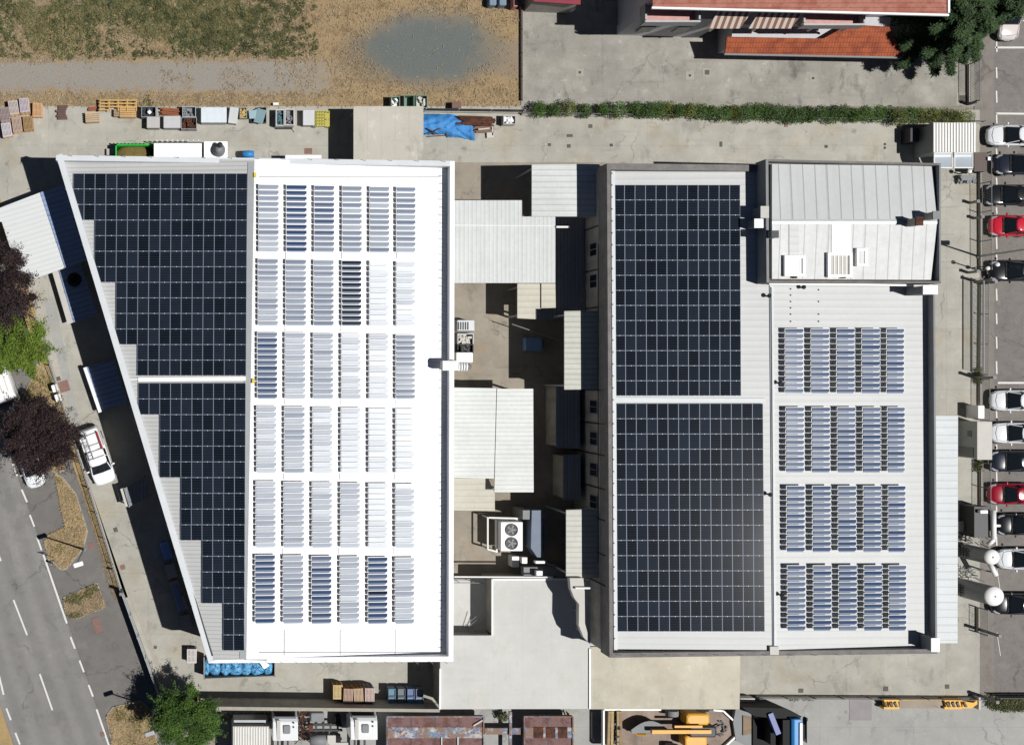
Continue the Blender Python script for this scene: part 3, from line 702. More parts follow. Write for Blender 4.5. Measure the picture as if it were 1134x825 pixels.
mb.slab([onplane(855, 245.2, e0 + Vector((0, 0, .06)), nS), onplane(1038, 245.2, e0 + Vector((0, 0, .06)), nS), onplane(1038, 248, e0 + Vector((0, 0, .06)), nS), onplane(855, 248, e0 + Vector((0, 0, .06)), nS)], .05)
mb.build('ridge_cap', M['steel'], ah)
for (x0, y0, x1, y1, kind) in ((869, 283, 892, 306, 0), (917, 280, 944, 307, 1), (949, 275, 961, 295, 2)):
    s1 = lambda x, y, dz=0: onplane(x, y, e0 + Vector((0, 0, dz)), nS)
    mb = MB(); fwx = 3
    for q in ((x0, y0, x0 + fwx, y1), (x1 - fwx, y0, x1, y1), (x0 + fwx, y0, x1 - fwx, y0 + fwx), (x0 + fwx, y1 - fwx, x1 - fwx, y1)):
        mb.slab([s1(*p, .3) for p in rect(*q)], .35)
    sk = mb.build('rooflight', M['white'], ah)
    mb = MB(); mb.slab([s1(*p, .2) for p in rect(x0 + fwx, y0 + fwx, x1 - fwx, y1 - fwx)], .1); mb.build('pane', [M['steel'], M['offw'], M['grey']][kind], sk)
    mb = MB()
    for k in range(1, 5):
        xx = x0 + fwx + (x1 - x0 - 2 * fwx) * k / 5; mb.slab([s1(*p, .24) for p in rect(xx - .4, y0 + fwx, xx + .4, y1 - fwx)], .05)
    mb.build('glazing_bar', M['white'], sk)
mb = MB(); mb.slab([onplane(*p, e0 + Vector((0, 0, .05)), nS) for p in rect(921, 249, 942, 280)], .04); mb.build('white_roof_panel', M['par_e'], ah)
mb = MB(); mb.slab([onplane(*p, e0 + Vector((0, 0, .05)), nS) for p in rect(874, 248.5, 885, 283)], .04); mb.build('grey_roof_panel', M['roof_r'], ah)
for (x0, y0, x1, y1, z, cap) in ((1015, 241, 1022, 249, 10.6, 'rust'), (1034, 234.5, 1041, 242, 10.6, 'grey')):
    mb = MB(); pbox(mb, x0, y0, x1, y1, z, 8.8); ch = mb.build('chimney', M['wall_r'], ah)
    mb = MB(); pbox(mb, x0 - .7, y0 - .7, x1 + .7, y1 + .7, z + .12, z + .005); mb.build('cap', M[cap], ch)
for p in ((880, 307), (934, 307)):
    mb = MB(); mb.box(onplane(*p, e0 + Vector((0, 0, .15)), nS), (.25, .18, .3)); mb.build('vent', M['black'], ah)
for i in range(4):
    p = P(1042, 200 + i * 30, ZA + .1); mb = MB(); mb.tube(p, p + Vector((.9, 0, .25)), .018, n=5); mb.build('rod_bracket', M['steel'], ah)
for i, (x0, y0, x1, y1, z, mk, lb) in enumerate(((843, 229, 851, 241, 9.5, 'offw', 'white chimney box with rust stain west of the raised hall roof'), (836, 243, 847, 252, 9.2, 'white', 'small white vent box on the factory roof beside the raised hall'),
                                  (855, 256, 862, 263, 10.2, 'dsteel', 'small dark flue box inside the west edge of the raised hall'),
                                  (1023, 316.5, 1038, 325.5, 9.8, 'white', 'white chimney box with dark side at the foot of the raised hall'), (1032, 707, 1040, 721, 9.0, 'white', 'white upright box at the south east corner of the factory roof'))):
    mb = MB(); pbox(mb, x0, y0, x1, y1, z, 7.6); t = thing('chimney_box', lb, 'chimney', P((x0 + x1) / 2, (y0 + y1) / 2, 7.6)); mb.build('shaft', M['grey'], t)
    mb = MB(); pbox(mb, x0 - .6, y0 - .6, x1 + .6, y1 + .6, z + .1, z + .004); mb.build('cap', M[mk], t)
for x0, y0, lb in ((849, 328, 'small black roof vent near the raised hall corner'), (861, 424, 'small black roof vent beside the ridge by the first slat racks'), (850, 547, 'small black roof vent beside the ridge by the lower solar array'), (863, 658, 'small black roof vent by the last row of slat racks'), (887, 318.5, 'tiny black vent just below the raised hall')):
    t = thing('roof_vent', lb, 'vent', RE(x0, y0, 0)); c = RE(x0, y0, .0)
    mb = MB(); mb.tube(c, c + Vector((0, 0, .35)), .07, n=8); mb.build('pipe', M['dsteel'], t)
    mb = MB(); mb.lathe(c, [(.16, .35), (.17, .45), (.05, .52)], 10); mb.build('cowl', M['black'], t)
# ---------------------------------------------------------------- canopies and sheds
def canopy(name, label, pts, z, mat, cat='canopy', posts=True, th=.14, walls=None, zb=0, postmat='steel', fascia=None):
    xs = [p[0] for p in pts]; ys = [p[1] for p in pts]
    t = thing(name, label, cat, P(sum(xs) / len(xs), sum(ys) / len(ys), 0) + Vector((0, 0, zb)))
    top = PP(pts, z) if not callable(z) else [z(x, y) for x, y in pts]
    zz = top[0].z
    MB().slab(top, th).build('roof', M[mat], t)
    c = sum((Vector(p) for p in top), Vector()) / len(top)
    if posts:
        for p in top:
            q = p + (c - p).normalized() * .35; mb = MB(); mb.box((q.x, q.y, (q.z - th + zb) / 2), (.14, .14, q.z - th - zb - .01)); mb.build('post', M[postmat], t)
    if walls:
        mb = MB(); ins = [p + (c - p).normalized() * .15 for p in top]
        mb.prism([Vector((p.x, p.y, p.z - th - .01)) for p in ins], zb); mb.build('wall', M[walls], t)
    if fascia:
        mb = MB()
        for a, b in zip(top, top[1:] + top[:1]):
            u = (b - a); L = u.length; u.normalize()
            mb.box((a + b) / 2 + Vector((0, 0, -th / 2)), (L + .06, .06, th + .08), math.atan2(u.y, u.x))
        mb.build('edge_trim', M[fascia], t)
    return t
canopy('loading_canopy', 'plain beige flat loading canopy north of the white warehouse', [(391.5, 118), (469, 118), (469, 182), (391.5, 182)], 3.3, 'can_plain', fascia=None)
canopy('yard_canopy', 'pale ribbed canopy beside the factory at the north end of the courtyard', [(589, 182.5), (664, 181.5), (664, 240), (589, 240)], 5.4, 'can_wy')
canopy('courtyard_canopy', 'largest ribbed white canopy across the courtyard, notched at its corner', [(500, 222), (579, 222), (579, 240), (615, 240), (615, 313.5), (500, 313.5)], 4.4, 'can_w')
mb = MB(); a, b = P(503, 249.5, 4.44), P(635, 251, 4.44); mb.tube(a, P(612, 250, 4.44), .04); mb.tube(P(616, 251.5, 4.5), P(631, 251.5, 4.5), .09); tag(mb.build('pipe', M['white']), 'thin white pipe running along the largest courtyard canopy', 'pipe')
canopy('lean_to_roof', 'narrow beige lean-to roof south of the largest courtyard canopy', [(573, 314.2), (599, 314.2), (599, 342), (593, 342), (593, 353.5), (573, 352.5)], 3.4, 'can_beige')
canopy('lean_to_roof', 'short beige lean-to roof with stained edge next to the dark shed', [(599.6, 314.2), (615, 314.2), (615.5, 341), (599.6, 341.5)], 3.55, 'can_beige')
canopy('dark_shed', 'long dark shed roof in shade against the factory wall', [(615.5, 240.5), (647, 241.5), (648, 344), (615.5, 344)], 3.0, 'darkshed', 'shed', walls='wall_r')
canopy('tall_shed', 'upper pale ribbed shed roof on posts against the factory wall', [(625, 344.5), (662.5, 344), (663, 431), (625, 431.5)], 5.7, 'can_shed', 'shed', zb=0)
canopy('tall_shed', 'lower pale ribbed shed roof on posts against the factory wall', [(627, 564.5), (664, 563.5), (664, 640), (627, 639)], 5.7, 'can_shed', 'shed', zb=0)
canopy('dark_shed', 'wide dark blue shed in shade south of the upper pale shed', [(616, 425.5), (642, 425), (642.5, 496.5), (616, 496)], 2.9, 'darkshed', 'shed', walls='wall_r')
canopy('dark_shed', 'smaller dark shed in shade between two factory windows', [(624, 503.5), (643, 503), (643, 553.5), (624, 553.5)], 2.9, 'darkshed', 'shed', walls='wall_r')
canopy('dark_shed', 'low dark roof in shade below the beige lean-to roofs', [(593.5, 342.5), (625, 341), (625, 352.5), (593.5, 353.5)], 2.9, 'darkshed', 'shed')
canopy('wide_canopy', 'white fine ribbed canopy, west half, attached to the white warehouse', [(500, 429), (550.3, 430), (550.3, 530), (500, 529)], 4.3, 'can_fine')
canopy('wide_canopy', 'white fine ribbed canopy, east half, at the middle of the courtyard', [(550.5, 430.5), (590.5, 430.5), (591, 545), (547.5, 545)], 4.38, 'can_fine')
canopy('lean_to_roof', 'low cream lean-to roof south of the fine ribbed canopies', [(500, 529.5), (541, 529.8), (548, 547), (548, 565.5), (500, 565)], 3.4, 'can_beige')
canopy('street_canopy', 'large white tilted canopy on the street side of the warehouse', [(-28, 241), (44, 213.5), (71.5, 297), (24, 314), (2, 246)], 2.7, 'can_diag')
canopy('street_canopy', 'blue shaded continuation between large white canopy and warehouse wall', [(44.4, 213.3), (74, 203), (104, 285.5), (72, 296.6)], 2.7, 'can_shade_blue')  # same roof as the white canopy; its shade is painted as blue sheet
canopy('street_canopy', 'small blue shaded canopy carrying a tyre beside the warehouse', [(65, 299), (89, 290.5), (108, 349), (81.5, 357)], 1.15, 'can_shade_blue')
canopy('street_canopy', 'narrow cream strip canopy along the small blue shaded canopy', [(58, 302), (64.3, 299.4), (81.2, 357), (75, 359.5)], 1.15, 'offw', posts=False)
canopy('street_canopy', 'lower blue shaded canopy with white edge above the white pickup', [(94.5, 407), (126, 397.5), (141, 445.5), (111, 456)], 1.0, 'can_shade_blue', fascia=None)
mb = MB(); a, b = P(94, 407, 1.05), P(111, 456.5, 1.05); u = b - a; mb.box((a + b) / 2, (u.length, .28, .25), math.atan2(u.y, u.x)); tag(mb.build('gutter', M['white']), 'white gutter along the lower blue canopy by the pickup', 'gutter')
tp = P(82.5, 310, 1.17); mb = MB(); mb.lathe(tp, [(.28, 0), (.55, .02), (.6, .12), (.55, .22), (.28, .24), (.27, .1)], 20); tag(mb.build('tyre', M['black'], smooth=True), 'black tyre lying on the small blue canopy', 'tyre')
canopy('lean_to_strip', 'long pale strip roof along the east wall of the factory', [(1035.5, 460.5), (1061, 460.5), (1060.5, 712), (1036, 712)], 4.0, 'can_strip')
# white decks at the south
dk = thing('white_deck', 'big white flat roof deck filling the south of the courtyard', 'flat roof', P(570, 720, 0))
deckpts = [(487.5, 730), (503, 704), (545, 703.5), (545, 642), (611, 642), (650, 652), (653, 660), (653, 784.5), (487, 785)]
top = [P(545, 641, 3.6), P(545, 703.5, 3.6), P(490, 703.5, 3.6), P(487.5, 733, 3.6), P(487, 785, 3.6), P(653, 784.5, 3.6), P(653.5, 715, 3.6), P(667, 715, 3.6), P(667, 641, 3.6)]
MB().prism(top, 3.25).build('roof', M['deck'], dk)
mb = MB()
for a, b in (((487.3, 740), (487, 785)), ((653, 718), (653, 784.5)), ((545, 703.5), (545, 641)), ((545, 641.3), (667, 641.3))):
    A, B = P(*a, 3.66), P(*b, 3.66); u = B - A; mb.box((A + B) / 2, (u.length, .12, .14), math.atan2(u.y, u.x))
mb.build('edge_trim', M['white'], dk)
mb = MB(); mb.prism([P(546, 642.5, 3.6) - Vector((0, 0, .36)), P(546, 703, 3.6) - Vector((0, 0, .36)), P(666, 703, 3.6) - Vector((0, 0, .36)), P(666, 642.5, 3.6) - Vector((0, 0, .36))], 0)
mb.prism([P(489, 784, 3.24), P(489, 704.5, 3.24), P(544, 704.5, 3.24), P(544, 784, 3.24)], 0)
mb.build('wall', M['wall_r'], dk)
MB().prism(PP([(490, 641), (538.5, 641), (538.5, 704), (490, 704)], 1.4), 0).build('lower_terrace', M['deck'], dk)
mb = MB(); A, B = P(529.5, 642, 1.5), P(538, 703, 1.5)
def rail(mb, a, b, h=1.0, n=6, r=.025):
    a, b = Vector(a), Vector(b); up = Vector((0, 0, h))
    mb.tube(a + up, b + up, r); mb.tube(a + up * .5, b + up * .5, r * .8)
    for i in range(n + 1): p = a.lerp(b, i / n); mb.tube(p, p + up, r)
rl = thing('terrace_railing', 'thin grey railing at the south end of the sunken terrace', 'railing', P(515, 703, 1.4))
mb = MB(); rail(mb, P(491, 697.5, 1.4), P(537, 697.5, 1.4)); mb.build('rail', M['steel'], rl)
rl = thing('terrace_railing', 'thin grey railing at the north end of the sunken terrace', 'railing', P(510, 645, 1.4))
mb = MB(); rail(mb, P(491, 643, 1.4), P(536, 643, 1.4), 1, 3); mb.build('rail', M['steel'], rl)
mb = MB()
for k in range(3):
    a = P(512 + k * 5, 695, 1.42); mb.tube(a, a + Vector((.95, 1.2, 1.0)), .03)
tag(mb.build('prop', M['steel']), 'slanted grey stair rails on the sunken terrace', 'railing')
canopy('cream_deck', 'cream stained flat canopy south of the factory', [(653.6, 716), (672, 716), (675, 720), (820, 720), (819, 785), (653.6, 785)], 3.62, 'deck2')
mb = MB(); mb.tube(P(503, 638.5, 3.9), P(612, 639, 3.9), .07); tag(mb.build('pipe', M['white']), 'white pipe along the north edge of the white deck', 'pipe')
# raised curved duct over the deck
dt = thing('curved_duct', 'beige curved raised duct between white deck and factory wall', 'duct', P(642, 680, 3.6))
du = [(631, 640), (646, 640), (647.5, 655), (647.8, 690), (654, 713), (646, 705), (641, 692), (641.3, 669), (636, 662), (632, 652)]
MB().prism(PP(du, 6.2), 5.6).build('duct_top', M['offw'], dt)
mb = MB()
for p in ((644, 648), (644.5, 680), (646, 700)): q = P(*p, 5.6); mb.box((q.x, q.y, (5.6 + 3.6) / 2), (.12, .12, 1.98))
mb.build('leg', M['steel'], dt)
mb = MB(); mb.tube(P(637, 651, 6.4), P(660, 651, 6.4), .09); tag(mb.build('pipe', M['white']), 'short white pipe crossing the beige curved duct', 'pipe')
# air conditioning unit with two fans
ac = thing('cooling_unit', 'white cooling unit with two round black fans in the courtyard', 'cooling unit', P(566, 594, 0))
mb = MB(); mb.cbox(((P(554.5, 578, 2.6) + P(579, 610, 2.6)) / 2 - Vector((0, 0, .9))), (1.83, 2.42, 1.8), .05); mb.build('case', M['white'], ac)
for y in (586.5, 601.5):
    c = P(566.5, y, 2.6)
    mb = MB(); mb.lathe(c, [(.52, 0.005), (.52, .1), (.44, .1), (.44, 0.02)], 24); f_ = mb.build('fan_ring', M['dsteel'], ac)
    mb = MB(); mb.lathe(c, [(.43, .006), (.001, .012)], 20); mb.build('fan_well', M['black'], f_)
    mb = MB()
    for k in range(5): mb.box(c + Vector((.22 * math.cos(k * 1.257), .22 * math.sin(k * 1.257), .05)), (.36, .13, .02), k * 1.257)
    mb.lathe(c, [(.1, .04), (.1, .09)], 12); mb.build('fan_blade', M['grey'], f_)
mb = MB()
for (a, b) in (((540, 573), (540, 608)), ((541, 573), (577, 574)), ((540, 608), (551, 611)), ((550, 576), (550, 611)), ((551, 576), (578, 575))): mb.tube(P(*a, 1.7), P(*b, 1.7), .08)
for q in ((540, 573), (540, 608), (550, 611), (550, 576)): mb.tube(P(*q, 1.7), Vector((*P(*q, 1.7).xy, 0)), .06)
tag(mb.build('guard_rail', M['white']), 'white tubular guard frame around the cooling unit', 'guard rail')
bd = thing('blue_duct', 'dark blue metal air duct standing in shade by the cooling unit', 'duct', P(593, 595, 0))
mb = MB(); mb.prism(PP([(589, 565), (601, 565), (601, 617), (595, 617), (588, 607)], 3.2), 1.6); mb.build('duct_body', plain('blue_metal', C(104, 118, 138), .5), bd)
mb = MB(); pbox(mb, 579, 565, 588, 575, 3.0, 0); pbox(mb, 602, 573, 606, 610, 2.0, 0); mb.build('duct_leg', M['grey'], bd)
mb = MB(); mb.prism(PP([(580, 628), (618, 628), (630, 640), (625, 640), (600, 637), (580, 637)], 3.0), 2.2); tag(mb.build('duct', M['grey']), 'grey flat duct between the blue duct and the white deck', 'duct')
for (x0, y0, x1, y1, z, lb) in ((578, 617, 584, 624, 3.2, 'small white bracket box by the blue duct'), (593, 621, 605, 624, 3.6, 'thin white lamp bar by the blue duct'), (594, 632, 601, 639, 3.7, 'small grey louvred vent at the deck edge'), (567, 616, 575, 628, 1.2, 'pale shiny bundle beside the cooling unit')):
    mb = MB(); pbox(mb, x0, y0, x1, y1, z, z - .5 if z > 2 else 0); tag(mb.build('utility_box', M['white'], bevel=.03), lb, 'box')
# equipment against the white warehouse
hp = thing('machine', 'grey condenser unit with grille beside the warehouse east wall', 'machine', P(514, 360, 0))
mb = MB(); mb.cbox(P(513, 361, .9), (1.5, .95, 1.8), .05); mb.build('case', M['steel'], hp)
mb = MB()
for k in range(5): mb.box(P(513 + (k - 2) * 2.6, 361, 1.82), (.09, .65, .05))
mb.build('grille', M['dsteel'], hp)
hp = thing('scrap_bin', 'open metal bin of metal offcuts beside the warehouse', 'bin', P(513, 376, 0))
def openbox(mb, c, d, t=.06, rz=0):
    x, y, z = d; c = Vector(c); m = Matrix.Rotation(rz, 3, 'Z')
    mb.box(c + Vector((0, 0, t / 2)), (x, y, t), rz)
    for s in (-1, 1):
        mb.box(c + m @ Vector((0, s * (y / 2 - t / 2), z / 2 + t / 2 + .002)), (x, t, z - t), rz)
        mb.box(c + m @ Vector((s * (x / 2 - t / 2), 0, z / 2 + t / 2 + .002)), (t, y - 2 * t - .004, z - t), rz)
def junk(mb, c, d, n, rz=0, seed=1):
    rr = random.Random(seed)
    for _ in range(n):
        sz = (rr.uniform(.12, .5) * min(1, d[0]), rr.uniform(.06, .25), rr.uniform(.05, .22))
        mb.box(Vector(c) + Vector((rr.uniform(-.5, .5) * (d[0] - .3), rr.uniform(-.5, .5) * (d[1] - .3), rr.uniform(.1, max(.15, d[2])))), sz, rr.uniform(0, 3.1), Matrix.Rotation(rr.uniform(-.5, .5), 3, 'X'))
def bin_(label, x0, y0, x1, y1, h, col, contents=None, lid=False, rz=0, name='storage_bin', cat='bin', group=None, n=16, ccol=None):
    a, b = P(x0, y0, h), P(x1, y1, h); c = (a + b) / 2; d = (abs(b.x - a.x), abs(a.y - b.y), h)
    t = thing(name, label, cat, (c.x, c.y, 0), rz, group)
    if lid:
        mb = MB(); mb.cbox((0, 0, h / 2 - .02), (d[0] - .06, d[1] - .06, h - .05), .04); colour(mb.build('tub', M['tint'], t, world=False), tuple(v * .6 for v in col))
        mb = MB(); mb.cbox((0, 0, h - .03), (d[0], d[1], .07), .03); colour(mb.build('lid', M['tint'], t, world=False), col)
    else:
        mb = MB(); openbox(mb, (0, 0, .1), (d[0], d[1], h - .1)); colour(mb.build('tub', M['tint'], t, world=False), col)
        if contents:
            mb = MB(); mb.box((0, 0, h * .3), (d[0] - .16, d[1] - .16, h * .3)); junk(mb, (0, 0, h * .45), (d[0], d[1], h * .35), n, seed=int(x0 * 7 + y0))
            o = mb.build('contents', M[contents] if isinstance(contents, str) else contents, t, world=False)
            if ccol: colour(o, ccol)
    mb = MB()
    for sx in (-1, 1):
        for sy in (-1, 1): mb.box((sx * (d[0] / 2 - .1), sy * (d[1] / 2 - .1), .05), (.12, .12, .098))
    mb.build('foot', M['dsteel'], t, world=False)
    return t
mb = MB(); openbox(mb, (P(513, 376, 0)), (1.35, .95, .8)); mb.build('tub', M['steel'], hp)
mb = MB(); junk(mb, P(513, 376, .3), (1.2, .9, .5), 26, seed=5); mb.build('contents', M['offw'], hp)
hp = thing('scrap_bin', 'dark open bin of black offcuts between metal offcut bin and white box', 'bin', P(513, 386, 0))
mb = MB(); openbox(mb, (P(513, 386.5, 0)), (1.35, .8, .8)); mb.build('tub', M['dsteel'], hp)
mb = MB(); junk(mb, P(513, 386.5, .3), (1.2, .8, .5), 22, seed=6); mb.build('contents', M['dsteel'], hp)
mb = MB(); mb.cbox(P(512.5, 396, 2.0), (1.4, .85, 1.2), .06); tag(mb.build('white_box', M['white']), 'plain white equipment box beside the ribbed exhaust duct', 'box')
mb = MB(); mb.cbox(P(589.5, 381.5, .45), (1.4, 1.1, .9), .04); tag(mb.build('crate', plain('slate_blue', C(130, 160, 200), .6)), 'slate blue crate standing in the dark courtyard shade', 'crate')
mb = MB(); mb.tube(P(567, 359, 2.2), P(620, 377, 2.2), .04); tag(mb.build('cable', M['grey']), 'thin grey cable across the dark courtyard', 'cable')
# ---------------------------------------------------------------- vehicles
def make_car(label, rgb, loc, rz, L=4.25, wd=1.78, H=1.47, kind='hatch', name='parked_car', cat='car', group=None, z=0):
    t = thing(name, label, cat, (loc.x, loc.y, z), rz, group)
    h = L / 2; wq = wd / 2
    est = kind == 'estate'
    # stations: x, half width, sill z, shoulder z, deck z
    st = [(-h, wq * .78, .42, .62, .70), (-h + .12, wq * .92, .30, .78, .90), (-h + .6, wq * .99, .22, .86, .97), (-.6, wq, .2, .88, .97), (.35, wq, .2, .87, .96), (h * .42, wq * .99, .2, .84, .93), (h - .55, wq * .95, .22, .78, .84), (h - .16, wq * .80, .28, .66, .72), (h, wq * .58, .36, .54, .58)]
    rings = []
    for x, a, z0, z1, z2 in st:
        rings.append([(x, -a * .9, z0), (x, -a, (z0 + z1) / 2), (x, -a * .985, z1), (x, -a * .86, z2 - .015), (x, -a * .45, z2 + .012), (x, 0, z2 + .02), (x, a * .45, z2 + .012), (x, a * .86, z2 - .015), (x, a * .985, z1), (x, a, (z0 + z1) / 2), (x, a * .9, z0), (x, 0, z0)])
    b = MB().loft(rings).build('body', M['car'], t, world=False, smooth=True, sub=2)
    # glasshouse
    xb, xf = (-h + .22 if kind != 'saloon' else -h + .95), h * .44
    rb, rf = (-h + (.42 if est else .68) if kind != 'saloon' else -h + 1.5), h * .05
    def gring(x0, x1, y, z, c=.16):
        return [(x0, -y + c, z), (x0 + c, -y, z), (x1 - c * 1.2, -y, z), (x1, -y + c, z), (x1 + .05, 0, z), (x1, y - c, z), (x1 - c * 1.2, y, z), (x0 + c, y, z), (x0, y - c, z), (x0 - .04, 0, z)]
    gl = MB().loft([gring(xb, xf, wq * .86, .90), gring(xb + .1, xf - .18, wq * .82, 1.06), gring(rb, rf, wq * .66, H - .05), gring(rb + .05, rf - .05, wq * .62, H - .02)]).build('window_glass', M['glass'], t, world=False, smooth=False)
    MB().loft([gring(rb + .02, rf - .02, wq * .655, H - .045), gring(rb + .03, rf - .05, wq * .63, H - .005, .2), gring(rb + .15, rf - .18, wq * .5, H + .015, .2)]).build('roof', M['car'], t, world=False, smooth=True)
    mb = MB()
    for s in (-1, 1):
        mb.tube((xf - .02, s * wq * .83, .93), (rf - .03, s * wq * .645, H - .035), .04, n=6)
        mb.tube((xb + .03, s * wq * .83, .93), (rb + .02, s * wq * .645, H - .035), .055, n=6)
        mb.tube((-.25, s * wq * .875, .93), (-.38, s * wq * .665, H - .035), .04, n=6)
        mb.tube((xb + .06, s * wq * .85, .95), (xf - .02, s * wq * .85, .95), .03, n=6)
    mb.build('pillar', M['car'], t, world=False)
    mb = MB()
    for s in (-1, 1): mb.path([(xf + .02, s * wq * .80, .965), (h * .62, s * wq * .76, .925), (h - .42, s * wq * .66, .80)], .011, 5)
    mb.path([(h - .42, -wq * .66, .80), (h - .3, 0, .80), (h - .42, wq * .66, .80)], .011, 5); mb.build('bonnet_seam', M['black'], t, world=False)
    mb = MB(); mb.path([(xf + .03, -wq * .5, .99), (xf - .12, .05, 1.05)], .014, 5); mb.path([(xf + .03, .1, .99), (xf - .12, wq * .6, 1.05)], .014, 5); mb.build('wiper', M['black'], t, world=False)
    mb = MB(); mb.box((xf + .03, 0, .965), (.1, wq * 1.45, .02)); mb.build('cowl', M['black'], t, world=False)
    for s in (-1, 1):
        mb = MB(); mb.box((xf - .22, s * (wq + .07), 1.0), (.12, .2, .13)); mb.build('mirror', M['car'], t, world=False, bevel=.03)
        mb = MB(); mb.loft([[(h - .62, s * wq * .93, .72), (h - .30, s * wq * .84, .66), (h - .13, s * wq * .66, .60), (h - .16, s * wq * .58, .70), (h - .34, s * wq * .72, .785), (h - .6, s * wq * .86, .80)], [(h - .60, s * wq * .96, .74), (h - .28, s * wq * .87, .68), (h - .10, s * wq * .68, .62), (h - .13, s * wq * .60, .725), (h - .32, s * wq * .74, .81), (h - .58, s * wq * .88, .825)]]).build('headlight', M['lamp'], t, world=False)
        mb = MB(); mb.box((-h + .09, s * wq * .78, .80), (.12, .24, .16)); mb.build('tail_light', M['red'], t, world=False, bevel=.02)
        for x in (-h + .78, h - .82):
            mb = MB(); c = (x, s * (wq - .1), .31); mb.lathe(c, [(.2, -.1), (.31, -.1), (.32, 0), (.31, .1), (.2, .1)], 18, 'Y'); ty = mb.build('tyre', M['black'], t, world=False)
            mb = MB(); mb.lathe(c, [(.19, -.11), (.2, 0), (.19, .11)], 14, 'Y'); mb.build('rim', M['steel'], ty, world=False)
    mb = MB(); mb.box((h - .01, 0, .44), (.03, .5, .11)); mb.build('number_plate', M['plate'], t, world=False)
    mb = MB(); mb.box((h - .02, 0, .33), (.06, wq * 1.0, .1)); mb.build('grille', M['black'], t, world=False)
    colour_all(t, rgb); return t
cw, cb, cn, cr, cdr, cs = (.72, .74, .76), (.010, .011, .014), (.016, .02, .034), (.50, .015, .035), (.28, .006, .02), (.6, .62, .64)
for y, x, rgb, k, L, lab in ((150, 1095, cw, 'saloon', 4.5, 'white car in the top bay of the row, by the corrugated shed'), (182, 1103, cn, 'hatch', 4.2, 'dark navy car parked just below the top white car'),
                         (216, 1092, cb, 'estate', 4.5, 'black car parked just above the bright red car'), (250, 1097, cr, 'hatch', 3.7, 'bright red hatchback between two black cars'),
                         (300, 1097, cb, 'saloon', 4.5, 'glossy black car on its own below the bright red car'), (443.5, 1099, cw, 'hatch', 4.1, 'white hatchback, first below the empty bays'),
                         (479.5, 1099, cw, 'saloon', 4.4, 'white car beside the pale booth'), (511, 1098, cn, 'hatch', 4.2, 'dark navy car between a white car and the dark red car'),
                         (547, 1096, cdr, 'hatch', 4.0, 'dark red car above the tanks'), (581, 1105, cb, 'hatch', 4.1, 'black car between dark red car and white car by the tanks'),
                         (619, 1106, cw, 'hatch', 4.1, 'white car beside the upper tank'), (669, 1100, cb, 'hatch', 4.2, 'black car at the lower end beside the larger tank')):
    a = P(x, y, .8); make_car(lab, rgb, Vector((a.x + L / 2, a.y, 0)), math.pi, L, kind=k, group='cars parked nose in along the car park', z=-.02)
a = P(1122, 28, 1.2); make_car('pinkish white small van parked under the dark cedar', (.62, .56, .54), Vector((a.x, a.y + 1.2, 0)), math.pi / 2 * -1, 4.6, 1.85, 1.75, 'estate', z=-.02)
rdz = math.atan2(-d.y, d.x)
a = P(33, 514, .8); make_car('white car half hidden under the plum tree at the roadside', cw, a, rdz, 4.1, z=0)
